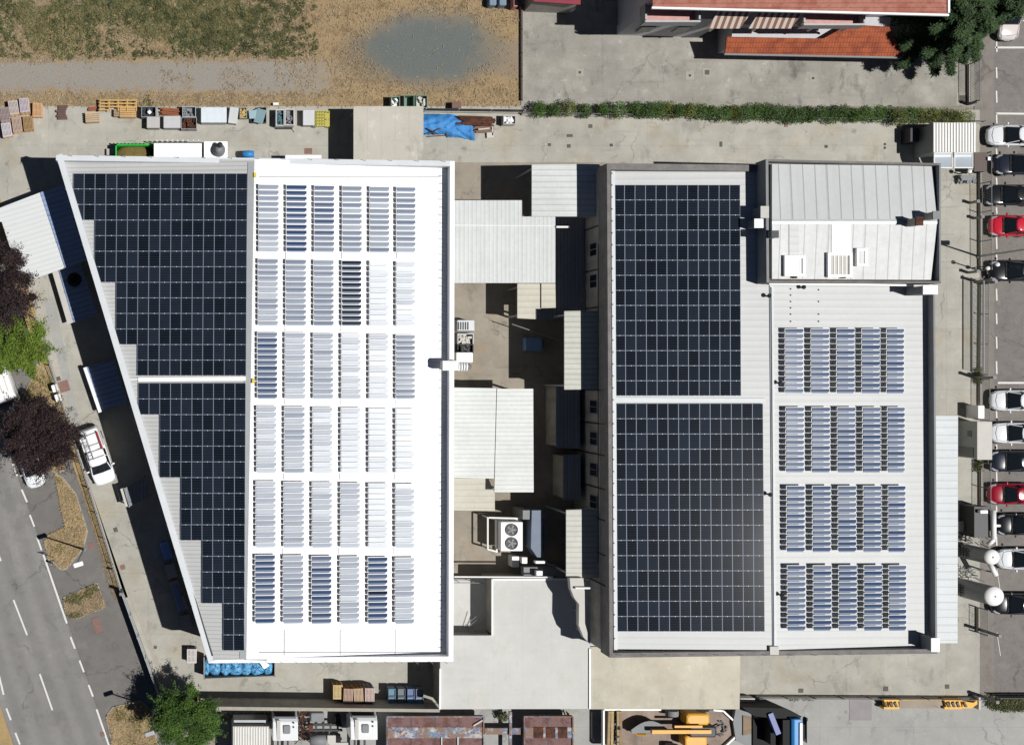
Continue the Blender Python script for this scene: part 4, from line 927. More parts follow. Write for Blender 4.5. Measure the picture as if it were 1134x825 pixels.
# white pickup with ladder
def pickup(loc, rz):
    t = thing('pickup_truck', 'white pickup truck with a ladder on its roof, parked beside the warehouse', 'pickup', (loc.x, loc.y, .01), rz)
    h, q = 2.5, 1.0
    st = [(-h, q * .9, .45, .9, .98), (-h + .1, q * .98, .35, 1.0, 1.06), (-.6, q, .3, 1.02, 1.08), (.6, q, .3, 1.02, 1.08), (1.2, q * .99, .3, 1.0, 1.05), (1.9, q * .97, .32, .94, 1.0), (h - .18, q * .85, .36, .8, .86), (h, q * .62, .42, .64, .68)]
    MB().loft([[(x, -a * .92, z0), (x, -a, (z0 + z1) / 2), (x, -a * .98, z1), (x, -a * .84, z2), (x, 0, z2 + .03), (x, a * .84, z2), (x, a * .98, z1), (x, a, (z0 + z1) / 2), (x, a * .92, z0), (x, 0, z0)] for x, a, z0, z1, z2 in st]).build('body', M['car'], t, world=False, smooth=True, sub=2)
    def rr(x0, x1, y, z, c=.14): return [(x0, -y + c, z), (x0 + c, -y, z), (x1 - c, -y, z), (x1, -y + c, z), (x1 + .05, 0, z), (x1, y - c, z), (x1 - c, y, z), (x0 + c, y, z), (x0, y - c, z)]
    MB().loft([rr(-.55, 1.45, q * .9, 1.02), rr(-.5, .72, q * .74, 1.72)]).build('window_glass', M['glass'], t, world=False)
    MB().loft([rr(-.52, .74, q * .76, 1.69), rr(-.5, .7, q * .74, 1.76), rr(-.4, .55, q * .6, 1.79)]).build('cab_roof', M['car'], t, world=False, smooth=True)
    MB().loft([rr(-h + .05, -.6, q * .93, 1.02, .1), rr(-h + .1, -.58, q * .9, 1.5, .12), rr(-h + .22, -.6, q * .82, 1.72, .12)]).build('canopy', M['car'], t, world=False)
    mb = MB()
    for s in (-1, 1):
        mb.tube((1.4, s * q * .86, 1.06), (.72, s * q * .72, 1.72), .045); mb.tube((.2, s * q * .9, 1.05), (.1, s * q * .74, 1.72), .05)
    mb.build('pillar', M['car'], t, world=False)
    mb = MB()
    for x in (-1.9, -1.0, .1): mb.tube((x, -.72, 1.9), (x, .72, 1.9), .022)
    mb.build('roof_bar', M['steel'], t, world=False)
    for s in (-1, 1):
        mb = MB(); mb.box((1.05, s * (q + .12), 1.12), (.14, .24, .18)); mb.build('mirror', M['white'], t, world=False, bevel=.04)
        mb = MB(); mb.box((h - .2, s * q * .74, .74), (.2, .26, .14)); mb.build('headlight', M['lamp'], t, world=False, bevel=.03)
        for x in (-1.55, 1.6):
            mb = MB(); c = (x, s * (q - .12), .37); mb.lathe(c, [(.2, -.12), (.36, -.12), (.37, 0), (.36, .12), (.2, .12)], 18, 'Y'); ty = mb.build('tyre', M['black'], t, world=False)
            mb = MB(); mb.lathe(c, [(.21, -.125), (.22, 0), (.21, .125)], 14, 'Y'); mb.build('rim', M['steel'], ty, world=False)
    colour_all(t, (.8, .81, .82))
    ld = thing('ladder', 'aluminium ladder strapped along the white pickup roof', 'ladder', (loc.x, loc.y, 1.93), rz)
    mb = MB()
    for s in (-.58, -.22): mb.tube((-2.4, s, .05), (.2, s, .05), .03)
    for k in range(9): mb.tube((-2.25 + k * .29, -.58, .05), (-2.25 + k * .29, -.22, .05), .018)
    mb.build('ladder_frame', M['steel'], ld, world=False)
    tb = thing('tube', 'red tube strapped along one side of the white pickup', 'tube', (loc.x, loc.y, 1.9), rz)
    mb = MB(); mb.tube((-2.0, .74, .05), (-.5, .74, .05), .07); mb.build('tube_body', M['red'], tb, world=False)
pickup(P(107, 505, 1.0), R(-70.5))
vn_ = thing('delivery_van', 'white van at the left edge, partly under the green tree', 'van', (*P(0, 414, 0).xy, 0), rdz)
def rr(x0, x1, y, z, c=.14): return [(x0, -y + c, z), (x0 + c, -y, z), (x1 - c, -y, z), (x1, -y + c, z), (x1 + .04, 0, z), (x1, y - c, z), (x1 - c, y, z), (x0 + c, y, z), (x0, y - c, z)]
MB().loft([rr(-2.7, 2.4, .96, .35), rr(-2.7, 2.42, .98, 1.2), rr(-2.66, 2.35, .96, 1.9), rr(-2.55, 2.2, .86, 2.25, .2), rr(-2.3, 2.0, .7, 2.3, .2)]).build('body', M['white'], vn_, world=False, smooth=False, bevel=.04)
mb = MB()
for yy in (-.5, 0, .5): mb.box((-.1, yy, 2.31), (3.6, .06, .03))
mb.build('roof_rib', M['offw'], vn_, world=False)
mb = MB(); mb.loft([rr(-3.25, -2.71, .9, .4), rr(-3.2, -2.71, .9, .95), rr(-2.9, -2.71, .85, 1.1)]).build('bonnet', M['white'], vn_, world=False)
mb = MB(); mb.loft([rr(-2.74, -2.69, .84, 1.12, .02), rr(-2.72, -2.66, .8, 1.8, .02)]).build('windscreen', M['glass'], vn_, world=False)
for s in (-1, 1):
    for x in (-2.2, 1.5):
        mb = MB(); c = (x, s * .86, .34); mb.lathe(c, [(.2, -.1), (.34, -.1), (.34, .1), (.2, .1)], 16, 'Y'); mb.build('wheel', M['black'], vn_, world=False)
# ---------------------------------------------------------------- trucks along the south wall
def wheel(t, c, r=.48, wd=.3):
    mb = MB(); mb.lathe(c, [(r * .55, -wd / 2), (r * .97, -wd / 2), (r, -wd * .3), (r, wd * .3), (r * .97, wd / 2), (r * .55, wd / 2)], 22, 'X'); ty = mb.build('tyre', M['black'], t)
    mb = MB(); mb.lathe(c, [(r * .5, -wd * .52), (r * .56, -wd * .3), (r * .56, wd * .3), (r * .5, wd * .52)], 14, 'X'); mb.build('rim', M['grey'], ty)
def cab_up(label, x0, x1, y0, z, rgb, roof='hatch'):
    """lorry cab facing up the photo"""
    a, b = P(x0, y0, z), P(x1, y0, z); wdt = b.x - a.x; cx = (a.x + b.x) / 2; yf = a.y
    t = thing('lorry', label, 'lorry', (cx, yf - 1.2, 0))
    prof = [(0, .5), (.03, 1.3), (.12, 1.75), (.42, z - .35), (.75, z), (2.25, z + .12), (2.3, z), (2.3, .5)]
    r1 = [(cx - wdt / 2, yf - y, zz) for y, zz in prof]; r2 = [(cx + wdt / 2, yf - y, zz) for y, zz in prof]
    colour(MB().loft([r1, r2]).build('cab', M['car'], t, bevel=.06), rgb)
    mb = MB(); mb.loft([[(cx - wdt / 2 + .12, yf - .10, 1.82), (cx + wdt / 2 - .12, yf - .10, 1.82), (cx + wdt / 2 - .2, yf - .40, z - .4), (cx - wdt / 2 + .2, yf - .40, z - .4)], [(cx - wdt / 2 + .12, yf - .16, 1.82), (cx + wdt / 2 - .12, yf - .16, 1.82), (cx + wdt / 2 - .2, yf - .46, z - .4), (cx - wdt / 2 + .2, yf - .46, z - .4)]]); mb.build('windscreen', M['glass'], t)
    mb = MB(); mb.box((cx, yf - .48, z - .18), (wdt * .88, .36, .07), 0, Matrix.Rotation(R(46), 3, 'X')); mb.build('sun_visor', M['grey'], t)
    mb = MB(); mb.cbox((cx + .1, yf - 1.35, z + .10), (.62, .72, .12), .08); mb.build('roof_hatch', M['grey'], t)
    mb = MB(); mb.box((cx - wdt * .27, yf - 1.4, z + .08), (.3, 1.6, .1)); mb.build('roof_strip', M['offw'], t)
    for s in (-1, 1):
        mb = MB(); mb.box((cx + s * (wdt / 2 + .14), yf - .3, 1.9), (.1, .14, .6)); mb.build('mirror', M['black'], t, bevel=.02)
        for k in range(2): mb = MB(); mb.box((cx + s * wdt * .32, yf - .8 - k * .35, z + .07), (.12, .1, .1)); mb.build('marker_lamp', M['black'], t)
        wheel(t, (cx + s * (wdt / 2 - .2), yf - 1.2, .48))
    mb = MB()
    for s in (-1, 1): mb.box((cx + s * .42, yf - 4.2, .8), (.14, 4.0, .24))
    mb.box((cx, yf - 5.2, .86), (.9, .5, .1)); mb.build('chassis', M['dsteel'], t)
    for s in (-1, 1): wheel(t, (cx + s * (wdt / 2 - .3), yf - 5.2, .48), .48, .5)
    return t
cab_up('white lorry cab beside the pale ribbed container, south of the wall', 302, 330, 789, 3.0, (.74, .75, .77))
cab_up('white lorry cab between open chassis and rusty trailer', 388, 418, 788, 3.0, (.76, .77, .78))
ct = thing('container', 'pale ribbed box container by the green tree at the south wall', 'container', P(277, 830, 0))
mb = MB(); mb.prism([P(258, 804, 2.7), P(298, 804, 2.7), P(298, 880, 2.7), P(258, 880, 2.7)], .3); mb.build('box', M['offw'], ct)
mb = MB()
for k in range(13): mb.box((P(260.5 + k * 2.95, 842, 2.7).x, P(0, 842, 2.7).y, 2.72), (.07, 5.6, .06))
mb.build('roof_rib', M['white'], ct)
mb = MB(); mb.prism([P(259, 797, 2.0), P(297, 797, 2.0), P(297, 804, 2.0), P(259, 804, 2.0)], .4); mb.build('front_panel', M['steel'], ct)
sc = thing('rebar_heap', 'heap of rusty rods between lorry cab and open chassis', 'scrap', P(335, 800, 0))
mb = MB()
for k in range(60):
    a = P(random.uniform(330, 340), random.uniform(786, 820), random.uniform(.2, 1.0)); v = Vector((random.uniform(-.5, .5), random.uniform(-.6, .6), random.uniform(-.1, .3))); mb.tube(a, a + v, .04, n=5)
mb.build('rods', M['rust'], sc)
chs = thing('lorry_chassis', 'open dark lorry chassis without body, between the two white cabs', 'chassis', P(360, 815, 0))
mb = MB(); cx = P(359, 800, 1).x
for yy in (802, 808): mb.box(P(362, yy, 1.0), (2.6, .16, .26))
for xx in (350, 358, 366, 374): mb.box(P(xx, 805, 1.0), (.14, .75, .2))
mb.build('frame', M['dsteel'], chs)
mb = MB(); mb.cbox(P(351, 793, 1.0), (1.15, .8, .7), .1); mb.build('fuel_tank', M['grey'], chs)
mb = MB(); mb.lathe(P(352, 819, .9), [(.01, -.7), (.42, -.66), (.46, 0), (.42, .66), (.01, .7)], 20, 'X'); mb.build('air_tank', M['grey'], chs, smooth=True)
mb = MB(); mb.box(P(344, 805, 1.1), (.35, .6, .4)); mb.build('orange_box', M['rust'], chs)
mb = MB(); mb.box(P(367, 818, 1.0), (.7, .7, .3)); mb.box(P(375, 823, .9), (1.6, .2, .2)); mb.build('deck_plate', M['offw'], chs)
for s in (796, 818): wheel(chs, P(374, s, .48), .48, .4)
def trailer(label, x0, x1, y0, yb):
    t = thing('flatbed_trailer', label, 'trailer', P((x0 + x1) / 2, (y0 + yb) / 2, 0))
    z = 1.25
    MB().prism(PP(rect(x0, y0, x1, yb), z), z - .18).build('deck', M['rustred'], t)
    mid = (y0 + 18)
    mb = MB(); mb.slab(PP(rect(x0 + .5, y0 + 11, x1 - .5, y0 + 23), z + .05), .045); mb.build('centre_plate', M['peel'], t)
    mb = MB(); mb.prism(PP(rect(x0 - .6, y0 - 1.2, x1 + .6, y0), z + .12), z - .3); mb.prism(PP(rect(x0 - .8, y0, x0, yb), z + .1), z - .3); mb.prism(PP(rect(x1, y0, x1 + 1.4, yb), z + .14), z - .3); mb.build('side_rail', M['peel'], t)
    mb = MB()
    n = int((x1 - x0) / 28)
    for k in range(1, n + 1): x = x0 + (x1 - x0) * k / (n + 1); mb.slab(PP(rect(x - .5, y0 + .5, x + .5, y0 + 10.5), z + .02), .015); mb.slab(PP(rect(x - .5, y0 + 23.5, x + .5, yb - 1), z + .02), .015)
    mb.build('deck_joint', M['dsteel'], t)
    for s in (y0 + 4, yb - 4):
        for x in (x0 + (x1 - x0) * .72, x0 + (x1 - x0) * .85):
            p = P(x, s, .48); mb = MB(); mb.lathe(p, [(.25, -.25), (.47, -.25), (.48, 0), (.47, .25), (.25, .25)], 18, 'Y'); mb.build('wheel', M['black'], t)
    return t, z
t, z = trailer('long rusty red flatbed trailer with a peeling blue centre plate', 429, 535, 794, 835)
mb = MB(); a, b = P(524, 803, 1.3), P(534, 797, 1.3); u = b - a; mb.box((a + b) / 2 + Vector((0, 0, .06)), (u.length, .12, .1), math.atan2(u.y, u.x)); mb.box(P(489, 822, 1.33), (.1, 1.0, .1)); mb.box(P(507, 822, 1.33), (.12, 1.0, .1)); tag(mb.build('timber_lath', M['offw']), 'pale laths lying on the long rusty trailer', 'timber')
t, z = trailer('short rusty flatbed trailer with blue corners next to the white deck', 581, 634, 794, 835)
mb = MB()
for k in range(3): mb.slab(PP(rect(591 + k * 13.5, 805, 601.5 + k * 13.5, 817), 1.33), .03)
mb.build('rust_plate', M['rust'], t)
mb = MB(); mb.prism(PP([(537, 806), (580, 806), (580, 813), (537, 813)], 1.0), .7); mb.prism(PP([(564, 788), (567, 788), (567, 835), (564, 835)], 1.2), .95); tag(mb.build('drawbar', M['peel']), 'peeling blue drawbar between the two rusty trailers', 'drawbar')
bs = thing('shrub', 'dark spindly bush growing between the two rusty trailers', 'shrub', P(557, 793, 0))
mb = MB(); mb.tube(P(557, 793, 0), P(557, 793, .8), .04, .02); mb.build('stem', M['bark'], bs)
q = np.array(P(557, 793, .6)); u = rng.normal(size=(260, 3)); u /= np.linalg.norm(u, axis=1)[:, None]
cards('foliage', q + u * np.array([.45, .5, .5]) * rng.uniform(.3, 1, (260, 1)), rng.uniform(.08, .18, 260), (-.3, 1), M['lf_scrub'], parent=bs, width=.7)
mb = MB()
for k in range(7): a = P(627 + k * .6, 787 + k * .5, .3 + k * .06); mb.tube(a, P(633 + k * .7, 806 + k, .2), .05, n=5)
tag(mb.build('straw_bundle', plain('straw', C(214, 190, 130), .9, 0, .4, 4)), 'bundle of pale yellow rods leaning on the short trailer', 'rods')
# low loader with digger and blue tractor unit
lt = thing('low_loader', 'beige low loader trailer with a cut corner front carrying a yellow digger', 'trailer', P(745, 805, 0))
MB().prism(PP([(669, 786), (800, 786), (814, 800), (814, 815), (800, 829), (669, 829)], 1.05), .8).build('deck', concrete('timber_deck', C(158, 142, 130), .8, [(0, 2.2, 0)], fine=.4, big=.8), lt)
mb = MB()
for a, b in (((669, 785.5), (732, 785.5)), ((790, 786), (801, 787)), ((801, 787), (815, 800)), ((815, 800), (815, 815)), ((815, 815), (801, 828)), ((669, 829.5), (735, 829.5)), ((768, 829.5), (800, 829.5)), ((668.5, 786), (668.5, 829))):
    A, B = P(*a, 1.3), P(*b, 1.3); u = B - A; mb.box((A + B) / 2 - Vector((0, 0, .15)), (u.length, .14, .4), math.atan2(u.y, u.x))
mb.build('side_board', M['white'], lt)
mb = MB(); mb.prism(PP([(815, 784), (832, 784), (832, 828), (815, 820), (812, 800)], 1.4), 1.0); mb.build('gooseneck', M['grey'], lt)
mb = MB(); mb.prism(PP([(823, 792), (832, 794), (832, 812), (823, 814)], 1.5), 1.4); mb.build('neck_plate', concrete('worn_plate', C(150, 132, 112), .8), lt)
for x in (690, 702, 714):
    for y in (790, 825): p = P(x, y, .42); mb = MB(); mb.lathe(p, [(.2, -.2), (.4, -.2), (.42, 0), (.4, .2), (.2, .2)], 16, 'Y'); mb.build('wheel', M['black'], lt)
for k, (x, col) in enumerate(((674, (.32, .24, .14)), (677.5, (.4, .3, .16)), (684, (.34, .26, .15)), (687, (.28, .2, .12)))):
    mb = MB(); mb.box(P(x, 806, 1.35 + .02 * k), (.22, 2.9, .26), R(-2 + k)); o = mb.build('timber_beam', M['wood']); colour(o, col)
    tag(o, f"rough timber beam lying across the rear of the low loader, {ORD[k]} from its rear edge", 'timber', 'timber beams on the low loader')
mb = MB(); junk(mb, P(681, 806, 1.1), (.7, 2.5, .5), 30, seed=9); tag(mb.build('chain_heap', M['dsteel']), 'dark heap of chains between the timber beams on the low loader', 'chains')
mb = MB(); mb.box(P(655.5, 803, .1), (.12, 2.3, .2)); tag(mb.build('plank', M['offw']), 'pale plank on the ground behind the low loader', 'plank')
mb = MB()
for k in range(14): a = 2 * math.pi * k / 14; c = P(797, 806, 1.1); mb.box(c + Vector((math.cos(a) * random.uniform(.2, .6), math.sin(a) * random.uniform(.2, .6), .05)), (.4, .12, .12), a + 1.3)
tag(mb.build('track_chain', M['dsteel']), 'loose dark chain heap on the front of the low loader', 'chains')
yel = plain('machine_yellow', C(238, 176, 62), .45, 0, .25, 2)
dg = thing('digger', 'yellow wheeled digger with folded boom and grey bucket on the low loader', 'digger', P(765, 808, 1.06))
mb = MB(); mb.cbox((P(773, 796.5, 2.5) + Vector((0, 0, -.6))), (2.0, 1.0, 1.25), .18); mb.cbox((P(771, 821, 2.4) + Vector((0, 0, -.6))), (1.9, 1.0, 1.2), .15); mb.build('body', yel, dg)
mb = MB(); mb.cbox(P(775, 808, 2.1), (2.2, .9, 1.2), .1); mb.build('engine_cover', M['dsteel'], dg)
mb = MB(); mb.box((P(721, 809.5, 2.75) + P(787, 809.5, 2.75)) / 2, (4.9, .3, .34)); mb.box(P(762, 804, 2.8), (2.3, .18, .2)); mb.build('boom', yel, dg)
mb = MB(); mb.loft([[P(699 + i * 5, 809 - 11 * math.sin(math.pi * min(1, (i + .3) / 9)) , 2.2) for i in range(9)] + [P(740, 810, 2.2), P(700, 812, 2.2)], [P(703 + i * 4.2, 810 - 7 * math.sin(math.pi * min(1, (i + .3) / 9)), 1.2) for i in range(9)] + [P(737, 811, 1.2), P(704, 812, 1.2)]]); mb.build('bucket', M['grey'], dg)
mb = MB(); mb.path([P(698, 808, 1.6), P(705, 813, 1.9), P(716, 813.5, 2.3)], .1); mb.build('linkage', yel, dg)
for x in (744, 778):
    for y in (789, 827): p = P(x, y, 1.6); mb = MB(); mb.lathe(p, [(.25, -.22), (.52, -.22), (.54, 0), (.52, .22), (.25, .22)], 20, 'Y'); mb.build('wheel', M['grey'], dg)
tu = thing('tractor_unit', 'blue lorry tractor unit coupled to the low loader', 'lorry', P(862, 815, 0))
blue = plain('cab_blue', C(66, 148, 214), .35, 0, .12, 1)
def lor(x0, x1, y0, y1, zt, zb): 
    m_ = MB(); m_.prism(PP(rect(x0, y0, x1, y1), zt), zb); return m_
mb = MB(); mb.prism(PP([(838, 800), (880, 799), (880, 818), (838, 816)], 1.0), .7); mb.build('chassis', M['dsteel'], tu)
zf = 3.1; prof = [(876, .6), (877, 3.0), (879.5, 3.15), (888, 3.1), (889.5, 2.2), (890.5, 1.4), (890.5, .6)]
ya, yb = P(0, 796, 3.1).y, P(0, 829, 3.1).y
rg = lambda Y: [((x - NX) * .969 / PXM, Y, z_) for x, z_ in prof]
MB().loft([rg(ya), rg(yb)]).build('cab', blue, tu, bevel=.06)
mb = MB(); mb.prism(PP([(822, 783), (868, 784), (888, 793), (884, 797), (836, 793)], 2.6), .9); mb.build('side_fairing', M['black'], tu)
mb = MB(); pbox(mb, 834, 796, 876, 829, 1.15, 1.02); mb.build('deck', M['black'], tu)
mb = MB(); pbox(mb, 867, 797, 874.5, 829, 2.9, .8); mb.build('sleeper_back', M['black'], tu)
mb = MB(); mb.box(P(887, 813, 3.2), (.22, 1.9, .1)); mb.build('light_bar', M['white'], tu)
mb = MB(); mb.box(((P(891.2, 812, 2.0)).x, (ya + yb) / 2, 2.0), (.06, 1.9, .8), 0, Matrix.Rotation(R(-8), 3, 'Y')); mb.build('windscreen', M['glass'], tu)
for (x, y) in ((845, 799), (855, 799), (845, 828), (855, 828), (878, 797), (878, 829)): p = P(x, y, .5); mb = MB(); mb.lathe(p, [(.25, -.2), (.48, -.2), (.5, 0), (.48, .2), (.25, .2)], 18, 'Y'); mb.build('wheel', M['black'], tu)
mb = MB(); a, b = P(852, 789, 2.6), P(861, 812, 2.6); u = b - a; mb.box((a + b) / 2, (u.length, .42, .4), math.atan2(u.y, u.x)); mb.build('crane_arm', plain('deep_blue', C(40, 74, 150), .4), tu)
mb = MB(); mb.box(P(858, 806, 1.7), (1.3, 2.4, 1.2)); mb.box(P(869, 812, 1.4), (.7, 2.0, .8)); mb.build('crane_base', M['black'], tu)
mb = MB(); junk(mb, P(860, 806, 1.4), (2.2, 2.4, .8), 24, seed=3); mb.build('fittings', M['dsteel'], tu)
for s, yy in ((1, 795.5), (-1, 829.5)): p = P(892, yy, 2.1); mb = MB(); mb.box(p, (.1, .25, .5)); mb.build('mirror', M['black'], tu)
mb = MB(); mb.prism(PP(rect(820, 773, 836, 777), 1.0), .1); tag(mb.build('bench', M['offw']), 'pale low beam beside the cream deck by the tractor unit', 'beam')
# yellow machine attachment
ya_ = thing('lifting_frame', 'long yellow and grey lifting attachment lying in the pale yard by the wall', 'machine part', P(1030, 778, 0))
yl = plain('attachment_yellow', C(240, 180, 30), .5, 0, .5, 4)
for xa, xb in ((979, 996), (1046, 1065.8)):
    mb = MB(); pbox(mb, xa + .5, 774.5, xb - .5, 784.5, .4, .1); mb.build('base_plate', M['dsteel'], ya_)
    mb = MB(); pbox(mb, xa, 774, xb, 776.3, .75, .1); pbox(mb, xa, 782.5, xb, 785, .75, .1)
    for k in range(4): x_ = xa + (xb - xa) * (k + .12) / 4; mb.prism(PP([(x_, 776.4), (x_ + 1.9, 776.4), (x_ + 3.3, 782.4), (x_ + 1.4, 782.4)], .72), .3)
    mb.build('end_frame', yl, ya_)
mb = MB(); mb.prism(PP([(1066, 776), (1078, 778), (1082, 775), (1083, 779), (1076, 784), (1066, 784)], .7), .1); mb.build('hook_end', yl, ya_)
mb = MB(); pbox(mb, 996, 775.5, 1046, 784, .45, .12); mb.build('beam', concrete('worn_steel', C(168, 158, 144), .6), ya_)
mb = MB(); pbox(mb, 997, 774, 1045, 775.3, .55, .1); mb.build('side_rail', yl, ya_)
mb = MB()
for x in (981, 987, 992, 1050, 1056, 1061, 1069): mb.box(P(x, 780, .78), (.16, .42, .1), .5)
mb.build('bracket', M['dsteel'], ya_)
mb = MB(); pbox(mb, 1084, 772, 1086, 785.5, .8, 0); tag(mb.build('marker_post', M['offw']), 'pale flat post beside the end of the yellow attachment', 'post')
# ---------------------------------------------------------------- pallets
def pallet_mesh():
    mb = MB()
    for k in range(7): mb.box((-.35 + k * .1165, 0, .133), (.085, 1.2, .022))
    for y in (-.53, 0, .53):
        mb.box((0, y, .11), (.8, .1, .022))
        for x in (-.35, 0, .35): mb.box((x, y, .06), (.1, .12, .078))
    for x in (-.35, 0, .35): mb.box((x, 0, .011), (.1, 1.2, .02))
    return mb
PALLET = None
def pallet(loc, rz, rgb, label, group=None, scale=1):
    global PALLET
    if PALLET is None:
        o = pallet_mesh().build('pallet', M['wood'], None, world=False, origin=(0, 0, 0)); PALLET = o
    else:
        o = PALLET.copy(); COL.objects.link(o)
        for k in ('group',):
            if k in o: del o[k]
    o.location = loc; o.rotation_euler = (0, 0, rz); o.scale = (scale, scale, 1); tag(o, label, 'pallet', group); f_ = random.uniform(.85, 1.12); colour(o, tuple(c * f_ * random.uniform(.98, 1.02) for c in rgb)); return o
def stack(px, py, n, rz, rgb, where, top=None):
    h = n * .148; c = P(px, py, h)
    for k in range(n):
        j = Vector((random.uniform(-.03, .03), random.uniform(-.03, .03), 0))
        z = .012 + k * .148
        if k == n - 1: pallet(Vector((c.x, c.y, z)) + j, rz, top or rgb, f'{where}, top of its stack')
        else: pallet(Vector((c.x, c.y, z)) + j, rz + random.uniform(-.03, .03), rgb, f'{where}, under the top one', f'lower pallets: {where}')
gw, tan, br = (.42, .36, .34), (.46, .28, .15), (.33, .22, .12)
stack(5, 127, 6, .12, (.36, .29, .24), 'brownish grey pallet at the far left edge', (.3, .24, .23))
stack(15, 119.5, 6, .16, tan, 'pale pallet, corner stacks, upper row, second from left', (.45, .38, .37))
stack(26.5, 117, 7, .1, tan, 'greyish pallet, corner stacks, upper row, third from left', (.40, .35, .38))
stack(41.5, 122, 4, -.02, tan, 'orange tan pallet standing alone right of the corner stacks', (.5, .31, .17))
stack(7.5, 144, 5, .16, (.5, .33, .2), 'whitish pallet, corner stacks, lower row, left', (.5, .47, .48))
stack(18.5, 138.5, 5, .13, (.5, .33, .2), 'pinkish tan pallet, corner stacks, lower row, middle', (.46, .34, .28))
stack(31, 137, 5, .1, br, 'dark brown pallet, corner stacks, lower row, right', (.32, .21, .1))
stack(212.5, 726, 6, 0, gw, 'pale pallet at the slanted building corner near the blue skip', (.55, .5, .5))
stack(374, 790 - 24, 9, 0, tan, 'narrow yellowish pallet by the south wall, leftmost', (.5, .38, .2))
stack(386, 770.5, 11, -.04, tan, 'tan pallet by the south wall, second from left', (.46, .32, .25))
stack(397.5, 770, 11, .05, tan, 'tan pallet by the south wall, third from left', (.5, .38, .25))
stack(409.5, 769.5, 11, 0, gw, 'pinkish pale pallet by the south wall, rightmost', (.52, .42, .38))
for i, (x, y) in enumerate(((189, 632), (194, 651), (200, 668), (206, 689))):
    stack(x, y, 5, R(16.5), gw, f'shaded pallet by the slanted wall, {ORD[i]} from north', (.45, .42, .42))
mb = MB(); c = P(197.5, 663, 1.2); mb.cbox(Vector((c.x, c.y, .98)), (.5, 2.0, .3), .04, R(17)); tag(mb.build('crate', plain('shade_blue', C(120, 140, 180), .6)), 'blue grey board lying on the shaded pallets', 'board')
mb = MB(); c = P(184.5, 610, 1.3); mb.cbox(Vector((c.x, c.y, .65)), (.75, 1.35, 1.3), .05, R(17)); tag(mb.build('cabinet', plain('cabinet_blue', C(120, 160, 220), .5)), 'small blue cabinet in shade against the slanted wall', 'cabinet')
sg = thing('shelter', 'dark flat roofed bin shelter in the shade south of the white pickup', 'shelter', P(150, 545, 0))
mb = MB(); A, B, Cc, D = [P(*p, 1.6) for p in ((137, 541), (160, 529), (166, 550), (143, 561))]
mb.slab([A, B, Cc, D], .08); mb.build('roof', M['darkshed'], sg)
for p in (A, B, Cc, D): mb = MB(); mb.box((p.x, p.y, .76), (.1, .1, 1.5)); mb.build('post', M['steel'], sg)
mb = MB(); u = D - A; mb.box((A + D) / 2 + Vector((-.2, 0, -.1)), (u.length, .2, .2), math.atan2(u.y, u.x)); mb.build('gutter', M['offw'], sg)
sb = [((.10, .16, .26), 434.5), ((.12, .14, .17), 445), ((.10, .16, .28), 455.5), ((.14, .18, .26), 465)]
for i, (c_, x) in enumerate(sb):
    for j, y in enumerate((767, 776)):
        p = P(x, y, 1.3); 
        for k in range(2):
            mb = MB(); openbox(mb, (p.x, p.y, .02 + k * .62), (.62, .62, .6), .04); mb.box((p.x, p.y, .45 + k * .62), (.5, .5, .1))
            o = mb.build('crate', M['tint']); colour(o, tuple(v * random.uniform(.8, 1.2) for v in c_))
            tag(o, f"{'blue' if i != 1 else 'grey'} crate by the south wall, {['lower', 'upper'][k]} layer, {ORD[i]} column, {['north', 'south'][j]} row", 'crate', 'blue crates by the south wall')
# ---------------------------------------------------------------- bins and loads along the field edge
bin_('grey metal bin holding a white sack, top of the bin row', 156.5, 118, 173, 130, .9, (.22, .24, .28), 'dsteel', n=6)
bin_('pale grey closed crate below the bin with the white sack', 162.5, 129.5, 177, 142, .95, (.42, .41, .4), lid=True)
bin_('silver bin with pale contents beside the rusty planks', 202, 118, 217, 130, .95, (.34, .37, .42), 'grey', n=8)
bin_('whitish wide bin with flat lid in the lower bin row', 181, 128.5, 200, 142, 1.0, (.46, .46, .47), lid=True)
bin_('grey mesh bin full of brown and dark junk', 200.5, 130, 218, 143.5, .8, (.26, .25, .26), 'rust', n=26)
bin_('large load wrapped in bluish white sheet along the field edge', 222.5, 119, 251, 136, 1.1, (.58, .64, .68), lid=True, name='wrapped_load', cat='load')
bin_('whitish lidded tub tilted beside the wrapped load', 253.5, 119, 263.5, 137, .8, (.5, .52, .52), lid=True, rz=-.12, name='lidded_tub', cat='tub')
bin_('small bin with yellow and white scraps', 265.5, 119, 273.5, 131, .7, (.3, .28, .24), plain('yellow_scrap', (.5, .36, .12), .7), n=14)
bin_('white bin of teal and white packing waste, left of a pair', 305.5, 121.5, 315, 139.5, .95, (.55, .56, .56), plain('teal_waste', (.08, .16, .18), .5), n=20)
bin_('white bin of wrapped offcuts, right of a pair', 315.5, 121, 326, 139, .95, (.58, .57, .56), 'grey', n=10)
bin_('plain whitish lidded tub beside the yellow mesh crate', 335.5, 122, 348.5, 139, .85, (.52, .53, .54), lid=True, name='lidded_tub', cat='tub')
bin_('open light bin with white waste east of the blue tarpaulin', 557.5, 128, 571.5, 138, .8, (.42, .42, .43), 'white', n=14)
bin_('small brown chest on the dry grass', 500.5, 113, 511, 120, .8, (.14, .075, .055), lid=True, name='chest', cat='chest')
for i, (x0, x1, lb) in enumerate(((433, 443, 'green waste skip with white scrap, left of the three'), (447.5, 459, 'plain green waste skip, middle of the three'), (460.5, 473.5, 'green waste skip with pale boards, right of the three'))):
    bin_(lb, x0, 105.5 if i else 107, x1, 120, 1.0, (.14, .22, .17), [M['white'], None, M['offw']][i], n=9, name='waste_skip', cat='skip')
